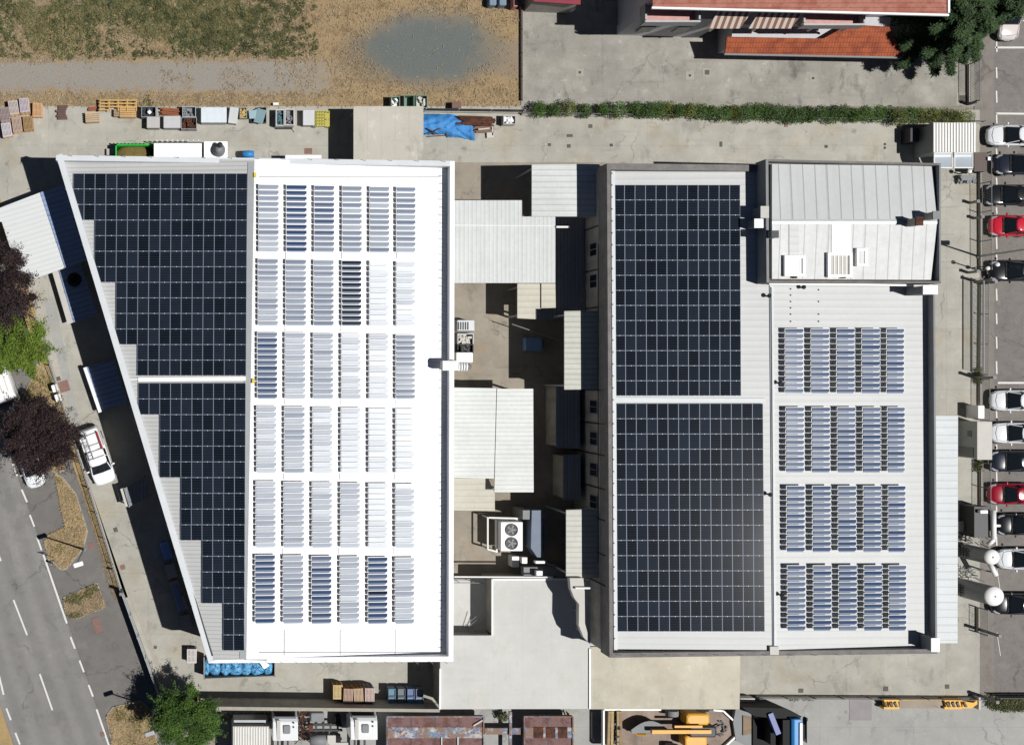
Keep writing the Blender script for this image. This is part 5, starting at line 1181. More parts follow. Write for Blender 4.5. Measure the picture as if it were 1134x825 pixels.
mb = MB(); mb.box(P(165.5, 124.5, 1.0), (.3, .3, .12), .7); tag(mb.build('sack', M['white'], bevel=.04), 'small white sack lying in the grey metal bin', 'sack')
mb = MB(); pbox(mb, 302.5, 114, 308.5, 116.5, .4, 0); tag(mb.build('box', M['white']), 'small white box in the weeds above the pair of white bins', 'box')
mb = MB(); pbox(mb, 306, 140.5, 324, 143, .25, 0.01); tag(mb.build('rail', M['dsteel']), 'dark rail lying in front of the pair of white bins', 'rail')
mb = MB(); a = P(323, 142, .1); mb.tube(a, a + Vector((.3, -.35, 0)), .05); tag(mb.build('stick', M['offw']), 'short pale stick by the pair of white bins', 'stick')
# yellow mesh crate
ym = thing('mesh_crate', 'yellow mesh crate next to the black canopy shadow', 'crate', P(357, 132, 0))
yg = plain('crate_yellow', C(214, 208, 70), .6, 0, .3)
mb = MB(); mb.box(P(357, 132, .1), (1.2, 1.3, .08)); mb.build('floor', M['wood'], ym).color = (.4, .34, .15, 1)
mb = MB()
for k in range(6): x = 349.7 + k * 3; mb.tube(P(x, 123.5, .8), P(x, 140, .8), .028, n=5)
for k in range(6): y = 123.5 + k * 3.3; mb.tube(P(349.7, y, .8), P(364.7, y, .8), .028, n=5)
for x in (349.7, 364.7):
    for y in (123.5, 131.8, 140): mb.tube(P(x, y, .8), Vector((*P(x, y, .8).xy, .05)), .035, n=5)
mb.build('mesh', yg, ym)
# pile of teal sheets
ts = thing('scrap_pile', 'pile of teal metal sheets and dark trays', 'scrap', P(284, 129, 0))
mb = MB(); mb.box(P(282, 127, .5), (1.0, .7, .06), .1, Matrix.Rotation(R(12), 3, 'Y')); mb.box(P(288, 129, .6), (.8, 1.2, .06), -.3, Matrix.Rotation(R(-18), 3, 'Y')); mb.box(P(285, 125, .4), (.7, .6, .06), .5); mb.build('sheet', plain('teal_metal', C(150, 180, 188), .5), ts)
mb = MB(); openbox(mb, (P(290, 129, 0)), (.7, 1.3, .45)); openbox(mb, (P(280, 134, 0)), (.4, .5, .3)); mb.build('tray', M['dsteel'], ts)
# timber frames and planks
tf = thing('timber_rack', 'long yellow timber frame of stacked laths by the weeds', 'timber', P(131, 117, 0))
yw = (.52, .33, .12)
mb = MB()
for y in (111.5, 115, 118.5, 122): mb.box(P(131 if y < 120 else 116, y, .75), (3.15 if y < 120 else .9, .11, .08))
for x in (111, 121, 131, 141, 151): mb.box(P(x, 117, .62), (.1, 1.0, .16)); mb.box(P(x, 112, .3), (.1, .1, .6)); mb.box(P(x, 120, .3), (.1, .1, .6))
colour(mb.build('lath', M['wood'], tf), yw)
def slatcrate(label, x0, y0, x1, y1, h, rgb, rz=0, n=5):
    a, b = P(x0, y0, h), P(x1, y1, h); c = (a + b) / 2; dx, dy = b.x - a.x, a.y - b.y
    t = thing('wooden_crate', label, 'crate', (c.x, c.y, 0), rz)
    mb = MB()
    for k in range(n): mb.box((0, -dy / 2 + dy * (k + .5) / n, h - .015), (dx, dy / n * .8, .03))
    mb2 = MB()
    for s in (-1, 1):
        for k in range(3): mb2.box((s * (dx / 2 - .015), 0, .12 + k * (h - .2) / 3), (.03, dy, (h - .2) / 3 * .8)); mb2.box((0, s * (dy / 2 - .015), .12 + k * (h - .2) / 3), (dx - .07, .03, (h - .2) / 3 * .8))
    colour(mb.build('lid', M['wood'], t, world=False), rgb); colour(mb2.build('side', M['wood'], t, world=False), tuple(v * .8 for v in rgb))
slatcrate('wooden crate standing alone left of the timber frame', 94.5, 124.5, 109.5, 135.5, .6, (.46, .34, .22), .06)
slatcrate('wooden crate with orange slats under the timber frame', 132.5, 118.5, 150, 130, .6, (.52, .33, .15))
slatcrate('small brown crate beside the orange slatted crate', 126, 121, 132, 129, .5, (.34, .25, .18))
def planks(label, x0, y0, x1, y1, h, n, rgb, rz=0, jitter=.1, seed=1, name='plank_pile', mat=None):
    rr_ = random.Random(seed); a, b = P(x0, y0, h), P(x1, y1, h); c = (a + b) / 2; dx, dy = b.x - a.x, a.y - b.y
    mb = MB()
    for k in range(n):
        for l in range(max(1, int(h / .12))):
            mb.box(c + Vector((rr_.uniform(-jitter, jitter), -dy / 2 + dy * (k + .5) / n, -h + .06 + l * .115)), (dx * rr_.uniform(.8, 1), dy / n * .85, .1), rz + rr_.uniform(-.03, .03))
    o = mb.build(name, mat or M['wood']); colour(o, rgb); return tag(o, label, 'timber')
planks('pile of rusty brown planks between two grey bins', 178, 119.5, 199.5, 128, .5, 4, (.24, .09, .045), -.08, seed=2)
planks('few orange bricks and boards above the lone wooden crate', 97.5, 118, 108, 122.5, .3, 3, (.3, .1, .05), .1, seed=4, name='brick_pile')
planks('grey brown debris heap on the concrete near the corner pallets', 62.5, 116.5, 73.5, 132.5, .25, 6, (.13, .085, .075), 0, .12, seed=5, name='debris_heap')
planks('pile of long rusty steel beams beside the blue tarpaulin', 507, 128.5, 547, 139, .6, 6, (.3, .3, .3), -.02, .3, seed=8, name='steel_beams', mat=M['rust'])
planks('short brown beams south of the long rusty beams', 523, 139.5, 548, 147, .35, 4, (.2, .13, .1), .03, .2, seed=9, name='beam_offcuts')
mb = MB(); mb.box(P(536, 143, .6), (.95, .12, .06), .1); mb.box(P(543, 150, .2), (.6, .45, .06), .05); mb.box(P(545.5, 145, .2), (.1, .8, .06)); tag(mb.build('board', M['offw']), 'pale boards lying over the short brown beams', 'board')
# blue tarpaulin: a draped heap
tb = MB(); NXg, NYg = 40, 22
outl = lambda t: 126 + 2.5 * math.sin(t * 9)
gv = []
for i in range(NXg + 1):
    for j in range(NYg + 1):
        s, t = i / NXg, j / NYg
        top = 126.5 + (3 * (s - .3) ** 2) + (22 * max(0, s - .62) ** 1.0) + random.uniform(-.3, .3)
        bot = 152.5 + 4 * max(0, s - .7) * 3 - (3 if s < .5 else 0) + random.uniform(-.4, .4)
        px = 464 + s * (60 if t < .6 else 62) ; py = top + (bot - top) * t
        hgt = .75 * math.sin(math.pi * min(1, max(0, t))) ** .6 * (1 - .5 * s) * (1 if 0 < i < NXg else .2) + .10 * math.sin(px * .37 + 2.1 * math.sin(py * .23)) * math.sin(py * .41 + 1.3 * math.sin(px * .19)) + random.uniform(0, .10)
        gv.append(P(px, py, max(.03, hgt)))
fs = [[i * (NYg + 1) + j, i * (NYg + 1) + j + 1, (i + 1) * (NYg + 1) + j + 1, (i + 1) * (NYg + 1) + j] for i in range(NXg) for j in range(NYg)]
tb.add(gv, fs); tp_ = tb.build('tarpaulin', M['tarp'], smooth=True); tag(tp_, 'bright blue tarpaulin draped over a scrap heap beside the beige canopy', 'tarpaulin')
mb = MB(); 
for a, b in (((472, 142), (485, 149)), ((474, 149), (488, 142)), ((480, 151), (500, 150))): mb.tube(P(*a, .85), P(*b, .6), .045, n=5)
tag(mb.build('rods', M['rust']), 'rusty rods crossing over the blue tarpaulin', 'rods')
# skips and containers against the north wall of the warehouse
gs = thing('green_skip', 'bright green skip filled with brown chips at the warehouse north wall', 'skip', P(148, 168, 0))
grn = plain('skip_green', C(40, 190, 70), .5, 0, .3)
mb = MB()
for a, b in (((128.5, 161), (171, 161)), ((128.5, 161), (128.5, 182)), ((171, 161), (171, 182)), ((128.5, 182), (171, 182))):
    A, B = P(*a, 1.5), P(*b, 1.5); u = B - A; mb.box((A + B) / 2 - Vector((0, 0, .7)), (u.length + .1, .1, 1.5), math.atan2(u.y, u.x))
for k in range(10): mb.box(P(131 + k * 4.2, 160.2, 1.1), (.1, .12, 1.0))
mb.box(P(150, 171.5, .1), (3.2, 1.6, .1)); mb.build('skip_body', grn, gs)
mb = MB(); c = P(148, 171, .9); mb.lathe((c.x, c.y, .5), [(1.6, 0), (1.5, .35), (1.1, .55), (.5, .62), (.01, .64)], 20)
for i in range(len(mb.v)): v = mb.v[i]; mb.v[i] = (v[0], c.y + (v[1] - c.y) * .5, v[2] + random.uniform(-.05, .05))
mb.build('chip_load', concrete('brown_chips', C(134, 116, 70), .7, fine=.6), gs, smooth=True)
wc = thing('box_container', 'plain white box container at the warehouse north wall', 'container', P(197, 168, 0))
mb = MB(); pbox(mb, 170.5, 159, 223.5, 180, 2.4, .1); mb.build('box', M['par_e'], wc)
mb = MB()
for k in range(9): mb.box(P(174 + k * 5.7, 158.6, 1.25), (.1, .08, 2.1))
mb.build('side_rib', M['white'], wc)
su = thing('vent_unit', 'square white unit with a dark round cowl at the warehouse north wall', 'machine', P(239, 168, 0))
mb = MB(); pbox(mb, 226, 157, 252, 180, 2.3, .1); mb.build('box', M['par_e'], su)
mb = MB(); mb.lathe(P(242, 167, 2.3), [(.55, .0), (.55, .3), (.3, .5), (.3, .7)], 18); mb.build('cowl', M['grey'], su, smooth=True)
mb = MB(); q = P(243.5, 161, 3.0); mb.tube(q - Vector((0, 0, .68)), q, .12, .12); mb.lathe(q, [(.22, -.1), (.24, .1), (.05, .2)], 14); mb.build('flue', M['dsteel'], su)
mb = MB(); mb.lathe(P(275, 171, .9), [(.01, -.5), (.28, -.48), (.32, 0), (.28, .48), (.01, .5)], 16, 'X'); tag(mb.build('drum', plain('drum_blue', C(60, 140, 210), .5), smooth=True), 'blue drum lying at the warehouse north wall', 'drum')
mb = MB(); pbox(mb, 118, 165, 127, 172, .4, 0); o = mb.build('crate', M['wood']); colour(o, (.42, .36, .34)); tag(o, 'small pale crate left of the green skip', 'crate')
mb = MB(); pbox(mb, 316, 172, 356, 176, 2.0, 1.8); tag(mb.build('pipe_bundle', M['white']), 'white pipes along the warehouse north wall', 'pipes')
# blue skip of bagged film at the SW corner
bk = thing('film_skip', 'shallow skip packed with bags of blue plastic film at the warehouse corner', 'skip', P(265, 741, 0))
mb = MB()
for a, b in (((226, 751.5), (304.5, 748.5)), ((226, 728), (226, 751.5)), ((304.5, 728), (304.5, 748.5))):
    A, B = P(*a, 1.5), P(*b, 1.5); u = B - A; mb.box((A + B) / 2 - Vector((0, 0, .7)), (u.length + .06, .07, 1.45), math.atan2(u.y, u.x))
mb.box(P(265, 738, .12), (5.6, 1.5, .1)); mb.build('skip_body', M['kerb'], bk)
for i, (x, rx) in enumerate(((229, .32), (238, .62), (250, .55), (261, .7), (273, .6), (285, .75), (297, .5))):
    q = P(x, 739.5, 1.3); n = 18
    mb = MB(); mb.lathe((q.x, q.y, .3), [(.05, -.05), (rx * .8, .05), (rx, .5), (rx * .85, .95), (rx * .4, 1.15), (.02, 1.18)], n)
    mb.v = [(v[0] + random.uniform(-.11, .11), q.y + (v[1] - q.y) * (.8 / rx) * .98 + random.uniform(-.11, .11), v[2] * .75 + .25 + random.uniform(-.16, .16)) for v in mb.v]
    o = mb.build('film_bag', M['film'], smooth=True, sub=1); tag(o, f'bag of crumpled blue film in the corner skip, {(ORD + ["seventh"])[i]} from the left', 'bag', 'bags in the corner skip')
mb = MB(); mb.box(P(293, 735, 1.75), (.55, .75, .05), .6, Matrix.Rotation(R(15), 3, 'X')); tag(mb.build('sheet', M['white']), 'white sheet lying on the blue film bags', 'sheet')
# utility cabinets at the kerb
for i, (x, y) in enumerate(((60.5, 430), (64, 440.5))):
    p = P(x, y, 1.0); mb = MB(); mb.cbox((p.x, p.y, .5), (.5, .65, 1.0), .05, R(18)); tag(mb.build('utility_cabinet', M['white']), f"white utility cabinet at the kerb by the green tree, {['upper', 'lower'][i]} of two", 'cabinet')
# ---------------------------------------------------------------- walls, fences, posts
sw = thing('boundary_wall', 'tall rendered boundary wall along the south side of the yard', 'wall', P(365, 785, 0))
mb = MB(); mb.prism([P(230, 782.5, 2.9), P(487, 785.5, 2.9), P(487, 788, 2.9), P(230, 785.5, 2.9)], 0); mb.build('wall_body', M['wall_r'], sw)
mb = MB(); mb.prism([P(229, 782, 2.98), P(487, 785, 2.98), P(487, 788.4, 2.98), P(229, 786, 2.98)], 2.904); mb.build('coping', M['kerb'], sw)
def fence(name, label, pts, h, panel='steel', post_every=2.0, solid=None, base=.25, z0=0):
    t = thing(name, label, 'fence', P(*pts[len(pts) // 2]))
    W = [P(x, y, 0) for x, y in pts]
    mb = MB(); 
    for a, b in zip(W, W[1:]):
        u = b - a; mb.box((a + b) / 2 + Vector((0, 0, base / 2 + z0)), (u.length, .2, base), math.atan2(u.y, u.x))
    mb.build('plinth', M['kerb'], t)
    for a, b in zip(W, W[1:]):
        n = max(1, int((b - a).length / post_every))
        for i in range(n + 1):
            p = a.lerp(b, i / n); mb = MB(); mb.box((p.x, p.y, base + (h - base) / 2 + .001), (.07, .07, h - base)); mb.build('post', M[panel], t)
    mb = MB()
    for a, b in zip(W, W[1:]):
        u = b - a; ang = math.atan2(u.y, u.x); L = u.length
        if solid: mb.box((a + b) / 2 + Vector((0, 0, base + (h - base) / 2)), (L, .04, h - base - .06), ang)
        else:
            for zz in (base + .15, h - .05): mb.box((a + b) / 2 + Vector((0, 0, zz)), (L, .035, .04), ang)
            n = int(L / .13)
            for i in range(n): p = a.lerp(b, (i + .5) / n); mb.box((p.x, p.y, base + (h - base) / 2), (.02, .02, h - base - .04), ang)
    mb.build('panel', M[solid or panel], t); return t
fence('boundary_fence', 'low metal fence on a plinth between footpath and warehouse yard', [(40, 352), (99, 540), (134, 652)], 1.3)
fence('yard_fence', 'metal fence with solid panels along the field beside the blue tarpaulin', [(469, 123.5), (577, 125)], 1.1, 'steel', 2.2, 'dsteel')
fence('yard_fence', 'low metal fence on a wall between hedge and north yard', [(577, 127), (700, 129), (1085, 136)], .8, 'grey', 2.4)
fence('yard_fence', 'low mesh fence between the pale yard and the factory yard', [(836, 770.5), (1084, 772)], .9, 'grey', 2.2)
fence('lot_fence', 'tall railing between factory yard and car park, upper run', [(1084, 172), (1084.5, 300)], 1.6, 'grey')
fence('lot_fence', 'railing between factory yard and car park, middle run', [(1085, 315), (1084, 415)], 1.2, 'grey')
fence('lot_fence', 'railing between factory yard and car park beside the booth', [(1084, 420), (1084, 465)], 1.4, 'grey')
fence('lot_fence', 'railing between factory yard and car park beside the dark red car', [(1085, 512), (1085, 566)], 1.4, 'grey')
fence('lot_fence', 'railing between factory yard and car park, lower run by the larger tank', [(1082, 672), (1082, 700)], 1.4, 'grey')
fence('yard_fence', 'railing at the east edge of the mottled yard by the cedar', [(1071.5, 72), (1071.5, 116)], 1.6, 'grey')
fence('yard_fence', 'low rusty fence between dry field and mottled yard', [(577, 8), (577, 112)], .4, 'rust', 2.0)
fence('lot_fence', 'dark wall fence at the lower right corner of the car park', [(1098, 769), (1180, 769)], 1.2, 'grey', 2.0, 'dsteel')
gt = thing('sliding_gate', 'long grey sliding gate across the warehouse entrance by the road', 'gate', P(155, 712, 0))
A, B = P(136, 655, 0), P(178, 772, 0); u = B - A; ang = math.atan2(u.y, u.x); L = u.length; mid_ = (A + B) / 2
mb = MB()
for zz in (.15, .8, 1.5): mb.box(mid_ + Vector((0, 0, zz)), (L, .06, .1), ang)
mb.box(mid_ + Vector((0, 0, .82)), (L, .015, 1.25), ang); mb.build('gate_panel', M['steel'], gt)
for i in range(6): p = A.lerp(B, i / 5); mb = MB(); mb.box((p.x, p.y, .8), (.1, .1, 1.55), ang); mb.build('post', M['steel'], gt)
flat('gate_track', [(141, 652), (146, 652), (187, 762), (182, 764)], .03, M['kerb'], .05)
flat('threshold', [(132, 656), (137, 656), (179, 770), (174, 772)], .012, M['pave'], .02)
for x0, x1, y0, y1, n_ in ((1071.5, 1078, 312, 405, 'upper'),):
    gt = thing('sliding_gate', 'long ladder like sliding gate lying open along the car park side', 'gate', P(1070, 360, 0))
    mb = MB(); gx = P(1076, 0, 0).x
    for zz in (.12, 1.5): mb.tube((gx, P(0, 308, 0).y, zz), (gx, P(0, 412, 0).y, zz), .06)
    for k in range(46): y = P(0, 309.5 + k * 2.25, 0).y; mb.tube((gx, y, .15), (gx, y, 1.47), .022, n=5)
    mb.build('gate_frame', M['steel'], gt)
def pillar(label, x, y, h, w=.2, mat='grey', name='gate_post'):
    c = P(x, y, 0); t = thing(name, label, 'post', c)
    mb = MB(); mb.box((c.x, c.y, h / 2), (w, w, h)); mb.build('shaft', M[mat], t)
    mb = MB(); mb.box((c.x, c.y, h + .05), (w + .05, w + .05, .06)); mb.build('cap', M['grey'], t)
for x, y, h, lb in ((1080, 312, 2.2, 'grey gate post at the upper end of the ladder like gate'), (1088, 314, 1.6, 'grey gate post by the pavement below the lone black car'), (1079, 418, 2.4, 'dark gate post at the lower end of the ladder like gate'), (1085, 418, 1.8, 'dark gate post beside the pavement at the lower end of the ladder like gate'),
                     (1072, 302, 1.2, 'low dark bollard post left of the railing near the lone black car'), (1074, 225, 1.0, 'low dark bollard post left of the railing by the red car'), (1079, 242, 1.0, 'second low dark bollard post beside the red car'), (1085, 697, 2.4, 'dark gate post below the black car and tanks'), (1086, 770, 2.0, 'dark gate post at the lower right yard corner'), (1077, 563, 1.2, 'low dark bollard post above the tank pipes'), (135, 653, 1.9, 'gate post at the top of the roadside sliding gate'), (1072, 116, 1.2, 'gate post at the end of the long hedge')):
    pillar(lb, x, y, h)
def lamp(label, x, y, h, arm=Vector((0, 0, 0)), head='white', hs=(.8, .38, .16), hrz=0):
    c = P(x, y, 0); t = thing('street_lamp', label, 'street lamp', c)
    mb = MB(); mb.tube(c, c + Vector((0, 0, h)), .09, .05, 10); mb.tube(c + Vector((0, 0, h)), c + Vector((0, 0, h + .05)) + arm, .045, n=8); mb.build('pole', M['steel'], t)
    mb = MB(); mb.cbox(c + Vector((0, 0, h + .12)) + arm, hs, .06, hrz); mb.build('lamp_head', M[head], t)
    mb = MB(); mb.box(c + Vector((0, 0, h + .02)) + arm, (hs[0] * .7, hs[1] * .7, .03), hrz); mb.build('lens', M['lamp'], t)
    mb = MB(); mb.lathe(c, [(.2, .01), (.2, .12), (.1, .2)], 12); mb.build('base', M['grey'], t)
lamp('street lamp with white head on the upper grass island by the road', 93, 608, 7.3, Vector((.1, -.1, 0)), hrz=.3)
lamp('street lamp at the lower grass island, its head among the tree leaves', 170, 783, 7.2, Vector((-.2, 0, 0)), 'steel', hrz=.3)
lamp('tall lamp post by the lone black car, leaning out of view', 1083.5, 284, 7.0, Vector((.7, 0, 0)), hrz=0)
for x, y, lb, h in ((1076, 297, 'short floodlight post above the ladder like gate', 3.0), (1081, 299, 'white topped short lamp post left of the lone black car', 1.3), (1062, 193, 'white antenna mast beside the glazed porch roof', 1.2)):
    c = P(x, y, 0); t = thing('lamp_post', lb, 'lamp post', c); mb = MB(); mb.tube(c, c + Vector((0, 0, h)), .05); mb.build('pole', M['dsteel'], t)
    mb = MB(); mb.lathe(c + Vector((0, 0, h)), [(.05, 0), (.16, .05), (.16, .2), (.03, .28)], 12); mb.build('lamp_head', M['white'], t)
sgn = thing('road_sign', 'thin road sign with a round plate at the edge of the upper grass island', 'sign', P(60, 617, 0))
c = P(60, 617, 0); mb = MB(); mb.tube(c, c + Vector((0, 0, 2.4)), .03); mb.build('post', M['steel'], sgn)
mb = MB(); mb.lathe(c + Vector((0, .04, 2.2)), [(.02, 0), (.3, 0), (.3, .02), (.02, .02)], 18, 'Y'); mb.build('plate', M['grey'], sgn)
pillar('small bollard at the edge of the upper grass island', 58, 623, .9, .12, 'dsteel', 'bollard'); pillar('small post in the dirt strip by the fence', 124, 630, .7, .15, 'dsteel', 'bollard')
# ---------------------------------------------------------------- east side booths and tanks
bt = thing('guard_booth', 'pale booth with flat white roof beside the white cars', 'booth', P(1073, 487, 0))
zt = 2.5
mb = MB(); mb.prism([P(1083, 467.5, zt) - Vector((0, 0, .12)), P(1098, 467.5, zt) - Vector((0, 0, .12)), P(1098, 508, zt) - Vector((0, 0, .12)), P(1083, 508, zt) - Vector((0, 0, .12))], 0); mb.build('wall', plain('booth_grey', C(186, 190, 186), .8, coord='world'), bt)
mb = MB(); pbox(mb, 1082.3, 467, 1098.7, 509, zt, zt - .115); mb.build('roof', M['offw'], bt)
mb = MB(); c = P(1074, 478, 1.2); mb.box((P(1083, 467.5, zt).x - .02, P(1083, 480, 1.5).y, 1.5), (.05, .5, .5)); mb.build('vent', M['grey'], bt)
mb = MB(); mb.box((P(1083, 0, zt).x - .02, P(1083, 500, 1).y, 1.05), (.05, .8, 1.9)); mb.build('door', M['grey'], bt)
mb = MB(); mb.cbox(P(1080, 456, .75), (.55, 1.1, 1.5), .04); tag(mb.build('cabinet', M['white']), 'white electrical cabinet above the pale booth', 'cabinet')
sh = thing('corrugated_shed', 'corrugated metal shed at the end of the long hedge', 'shed', P(1050, 152, 0))
zt = 2.7
MB().slab(PP([(1033.5, 136, ), (1081, 136), (1080, 169), (1033.5, 169)], zt), .08).build('roof', M['offw'], sh)
mb = MB()
for k in range(15): mb.slab(PP(rect(1034 + k * 3.2, 136.4, 1035.5 + k * 3.2, 168.6), zt + .05), .045)
mb.build('roof_rib', M['white'], sh)
mb = MB(); mb.prism([v - Vector((0, 0, .1)) for v in PP([(1034.2, 137), (1079, 137), (1079, 168), (1034.2, 168)], zt)], 0); mb.build('wall', plain('shed_wall', C(150, 160, 160), .7, coord='world'), sh)
mb = MB(); c = P(1008, 151, .6); mb.cbox(c, (.8, 1.2, 1.2), .05); tag(mb.build('machine_box', M['dsteel']), 'dark machine box in the shade west of the corrugated shed', 'machine')
mb = MB(); c = P(1017, 168, .4); mb.lathe(P(1017, 168, 0), [(.01, 0), (.25, 0), (.27, .4), (.25, .8), (.01, .82)], 16); tag(mb.build('drum', plain('drum_deep_blue', C(80, 120, 190), .5)), 'blue drum in the shade of the corrugated shed', 'drum')
pr = thing('glazed_porch', 'two curved clear porch roof panels south of the corrugated shed', 'porch', P(1052, 177, 0))
gpm = plain('porch_glazing', C(186, 196, 204), .15, 0, .2, 2, spec=.6)
for x0, x1 in ((1034.5, 1054), (1057, 1077)):
    mb = MB(); r_a, r_b = [], []
    n = 7
    for i in range(n + 1):
        y = 169.5 + 16.5 * i / n; z = 2.5 - .5 * (i / n) ** 2
        r_a.append(P(x0, y, z)); r_b.append(P(x1, y, z))
    mb.add(r_a + r_b, [[i, i + 1, n + 2 + i, n + 1 + i] for i in range(n)]); pn = mb.build('glazing', gpm, pr, smooth=True)
    mb = MB(); mb.path(r_a, .05, 6); mb.path(r_b, .05, 6); mb.tube(r_a[0], r_b[0], .05); mb.tube(r_a[-1], r_b[-1], .05); mb.build('frame', M['white'], pn)
gp = thing('entrance_gate', 'brown grey gate box with opening at the fence by the top navy car', 'gate', P(1090, 182, 0))
mb = MB(); pbox(mb, 1079, 169, 1093, 190, 1.4, 1.25); mb.build('top_plate', plain('gate_brown', C(112, 100, 96), .8), gp)
mb = MB()
for x in (1080, 1092):
    for y in (170, 189): q = P(x, y, 1.25); mb.box((q.x, q.y, .62), (.12, .12, 1.24))
mb.build('leg', M['dsteel'], gp)
mb = MB(); mb.box(P(1095, 176, 1.5), (.22, .3, .15)); mb.build('lamp', M['white'], gp)
for (cx, cy, r_, h_, lab) in ((1065.5, 609.5, .62, 3.7, 'smaller silver tank with white domed top between strip roof and car park'), (1061.5, 649.5, .78, 4.4, 'larger silver tank with white domed top and cross bracing')):
    c = P(cx, cy, 0); t = thing('storage_tank', lab, 'tank', c)
    mb = MB(); mb.lathe(c, [(r_ * .96, .35), (r_, .6), (r_, h_ - .25), (r_ * .97, h_ - .1)], 32); mb.build('shell', plain('tank_silver', C(150, 154, 156), .5, .2, .3, 1), t, smooth=True)
    mb = MB(); mb.lathe(c, [(r_ * 1.02, h_ - .12), (r_ * .98, h_ - .02), (r_ * .6, h_ + .12), (.02, h_ + .16)], 32); dm = mb.build('dome', M['white'], t, smooth=True)
    mb = MB(); mb.lathe(c, [(.09, h_ + .14), (.09, h_ + .24), (.01, h_ + .25)], 12); mb.build('lid', M['steel'], dm)
    for k in range(3): a = k * 2.09; mb = MB(); p = c + Vector((math.cos(a) * r_ * .8, math.sin(a) * r_ * .8, 0)); mb.tube(p, p + Vector((0, 0, .6)), .06); mb.build('leg', M['dsteel'], t)
    mb = MB()
    for k in range(5): mb.box(c + Vector((-r_ - .05, -.4 + k * .2, 1.0)), (.06, .05, 1.6))
    for k in range(4): mb.box(c + Vector((-r_ - .09, 0, .5 + k * .35)), (.03, 1.0, .05))
    mb.build('ladder_grid', M['dsteel'], t)
pv = thing('pipe_rack', 'thick white lagged pipe running past the tanks above the car park edge', 'pipe', P(1095, 600, 0))
mb = MB(); mb.tube(P(1100, 565, 2.2), P(1100.5, 597, 2.2), .2, n=12); mb.tube(P(1094, 603, 2.0), P(1101, 597, 2.2), .18, n=12); mb.tube(P(1096, 624, 2.0), P(1103, 637, 2.0), .2, n=12); mb.tube(P(1107, 582, 2.0), P(1101, 582, 2.2), .12, n=10); mb.build('pipe', M['white'], pv, smooth=True)
mb = MB()
for p in ((1099.7, 567), (1100, 595), (1102, 634)): q = P(*p, 2.0); mb.box((q.x, q.y, 1.0), (.1, .1, 2.0))
mb.build('support', M['dsteel'], pv)
mb = MB(); pbox(mb, 1079, 561, 1096, 595, 2.0, .2); pvb = thing('compressor', 'dark open frame machine beside the lagged pipe', 'machine', P(1087, 578, 0)); mb.build('body', M['dsteel'], pvb)
mb = MB(); pbox(mb, 1086, 565, 1094, 568.5, 2.4, 2.05); mb.build('cap_box', M['white'], pvb)
mb = MB(); pbox(mb, 1062, 578, 1078, 589, .7, 0); tag(mb.build('cabinet', M['offw']), 'low pale cabinet left of the dark compressor', 'cabinet')
mb = MB(); 
for k in range(30): a = P(random.uniform(1063, 1082), random.uniform(628, 643), random.uniform(.1, .8)); mb.tube(a, a + Vector((random.uniform(-.6, .6), random.uniform(-.4, .4), random.uniform(-.1, .5))), .035, n=5)
tag(mb.build('pipework', M['grey'], ), 'tangle of grey pipework between the two tanks', 'pipes')
mb = MB(); 
for k in range(26): a = P(random.uniform(1063, 1090), random.uniform(590, 602), random.uniform(.1, .9)); mb.tube(a, a + Vector((random.uniform(-.6, .6), random.uniform(-.3, .3), random.uniform(-.1, .4))), .04, n=5)
tag(mb.build('pipework', M['dsteel'], ), 'tangle of dark pipework above the smaller tank', 'pipes')
mb = MB(); mb.tube(P(1035, 629, 4.1), P(1092, 631, 2.3), .03); tag(mb.build('cable', M['grey']), 'thin cable from the strip roof to the tanks', 'cable')
mb = MB(); pbox(mb, 1065, 194, 1078, 200, .5, 0); junk(mb, P(1068, 200, .1), (1.6, .7, .4), 20, seed=12); tag(mb.build('scrap_pile', M['grey']), 'small scrap pile by the fence below the glazed porch', 'scrap')
# ---------------------------------------------------------------- apartment block
ab = thing('apartment_block', 'apartment block with tiled roof, balconies and tiled porch at the top of the photo', 'building', P(870, -20, 0))
MB().prism([Vector((38.0, 58, 8.4)), Vector((59.2, 58, 8.4)), Vector((59.2, 29.6, 8.4)), Vector((38.0, 29.6, 8.4))], 0).build('wall', M['fac'], ab)
ez = 9.0; Ex0, Ey0 = 37.3, 28.45; Ex1 = 60.1
mb = MB()
rp = [Vector((Ex0, Ey0, ez)), Vector((Ex1, Ey0 - .55, ez)), Vector((Ex1 - 7, 40, ez + 2.6)), Vector((Ex0 + 7, 40, ez + 2.6))]
mb.slab(rp, .2); mb.slab([Vector((Ex1, Ey0 - .55, ez)), Vector((Ex1, 58, ez)), Vector((Ex1 - 7, 50, ez + 2.6)), Vector((Ex1 - 7, 40, ez + 2.6))], .2); mb.slab([Vector((Ex0, 58, ez)), Vector((Ex0, Ey0, ez)), Vector((Ex0 + 7, 40, ez + 2.6)), Vector((Ex0 + 7, 50, ez + 2.6))], .2)
mb.build('roof', M['tile2'], ab)
mb = MB(); A, B = Vector((Ex0 - .1, Ey0 - .05, ez + .02)), Vector((Ex1 + .1, Ey0 - .62, ez + .02)); u = B - A; mb.box((A + B) / 2, (u.length, .16, .18), math.atan2(u.y, u.x)); mb.box((Ex1 + .1, 43, ez + .02), (.16, 30, .18)); mb.build('gutter', M['white'], ab)
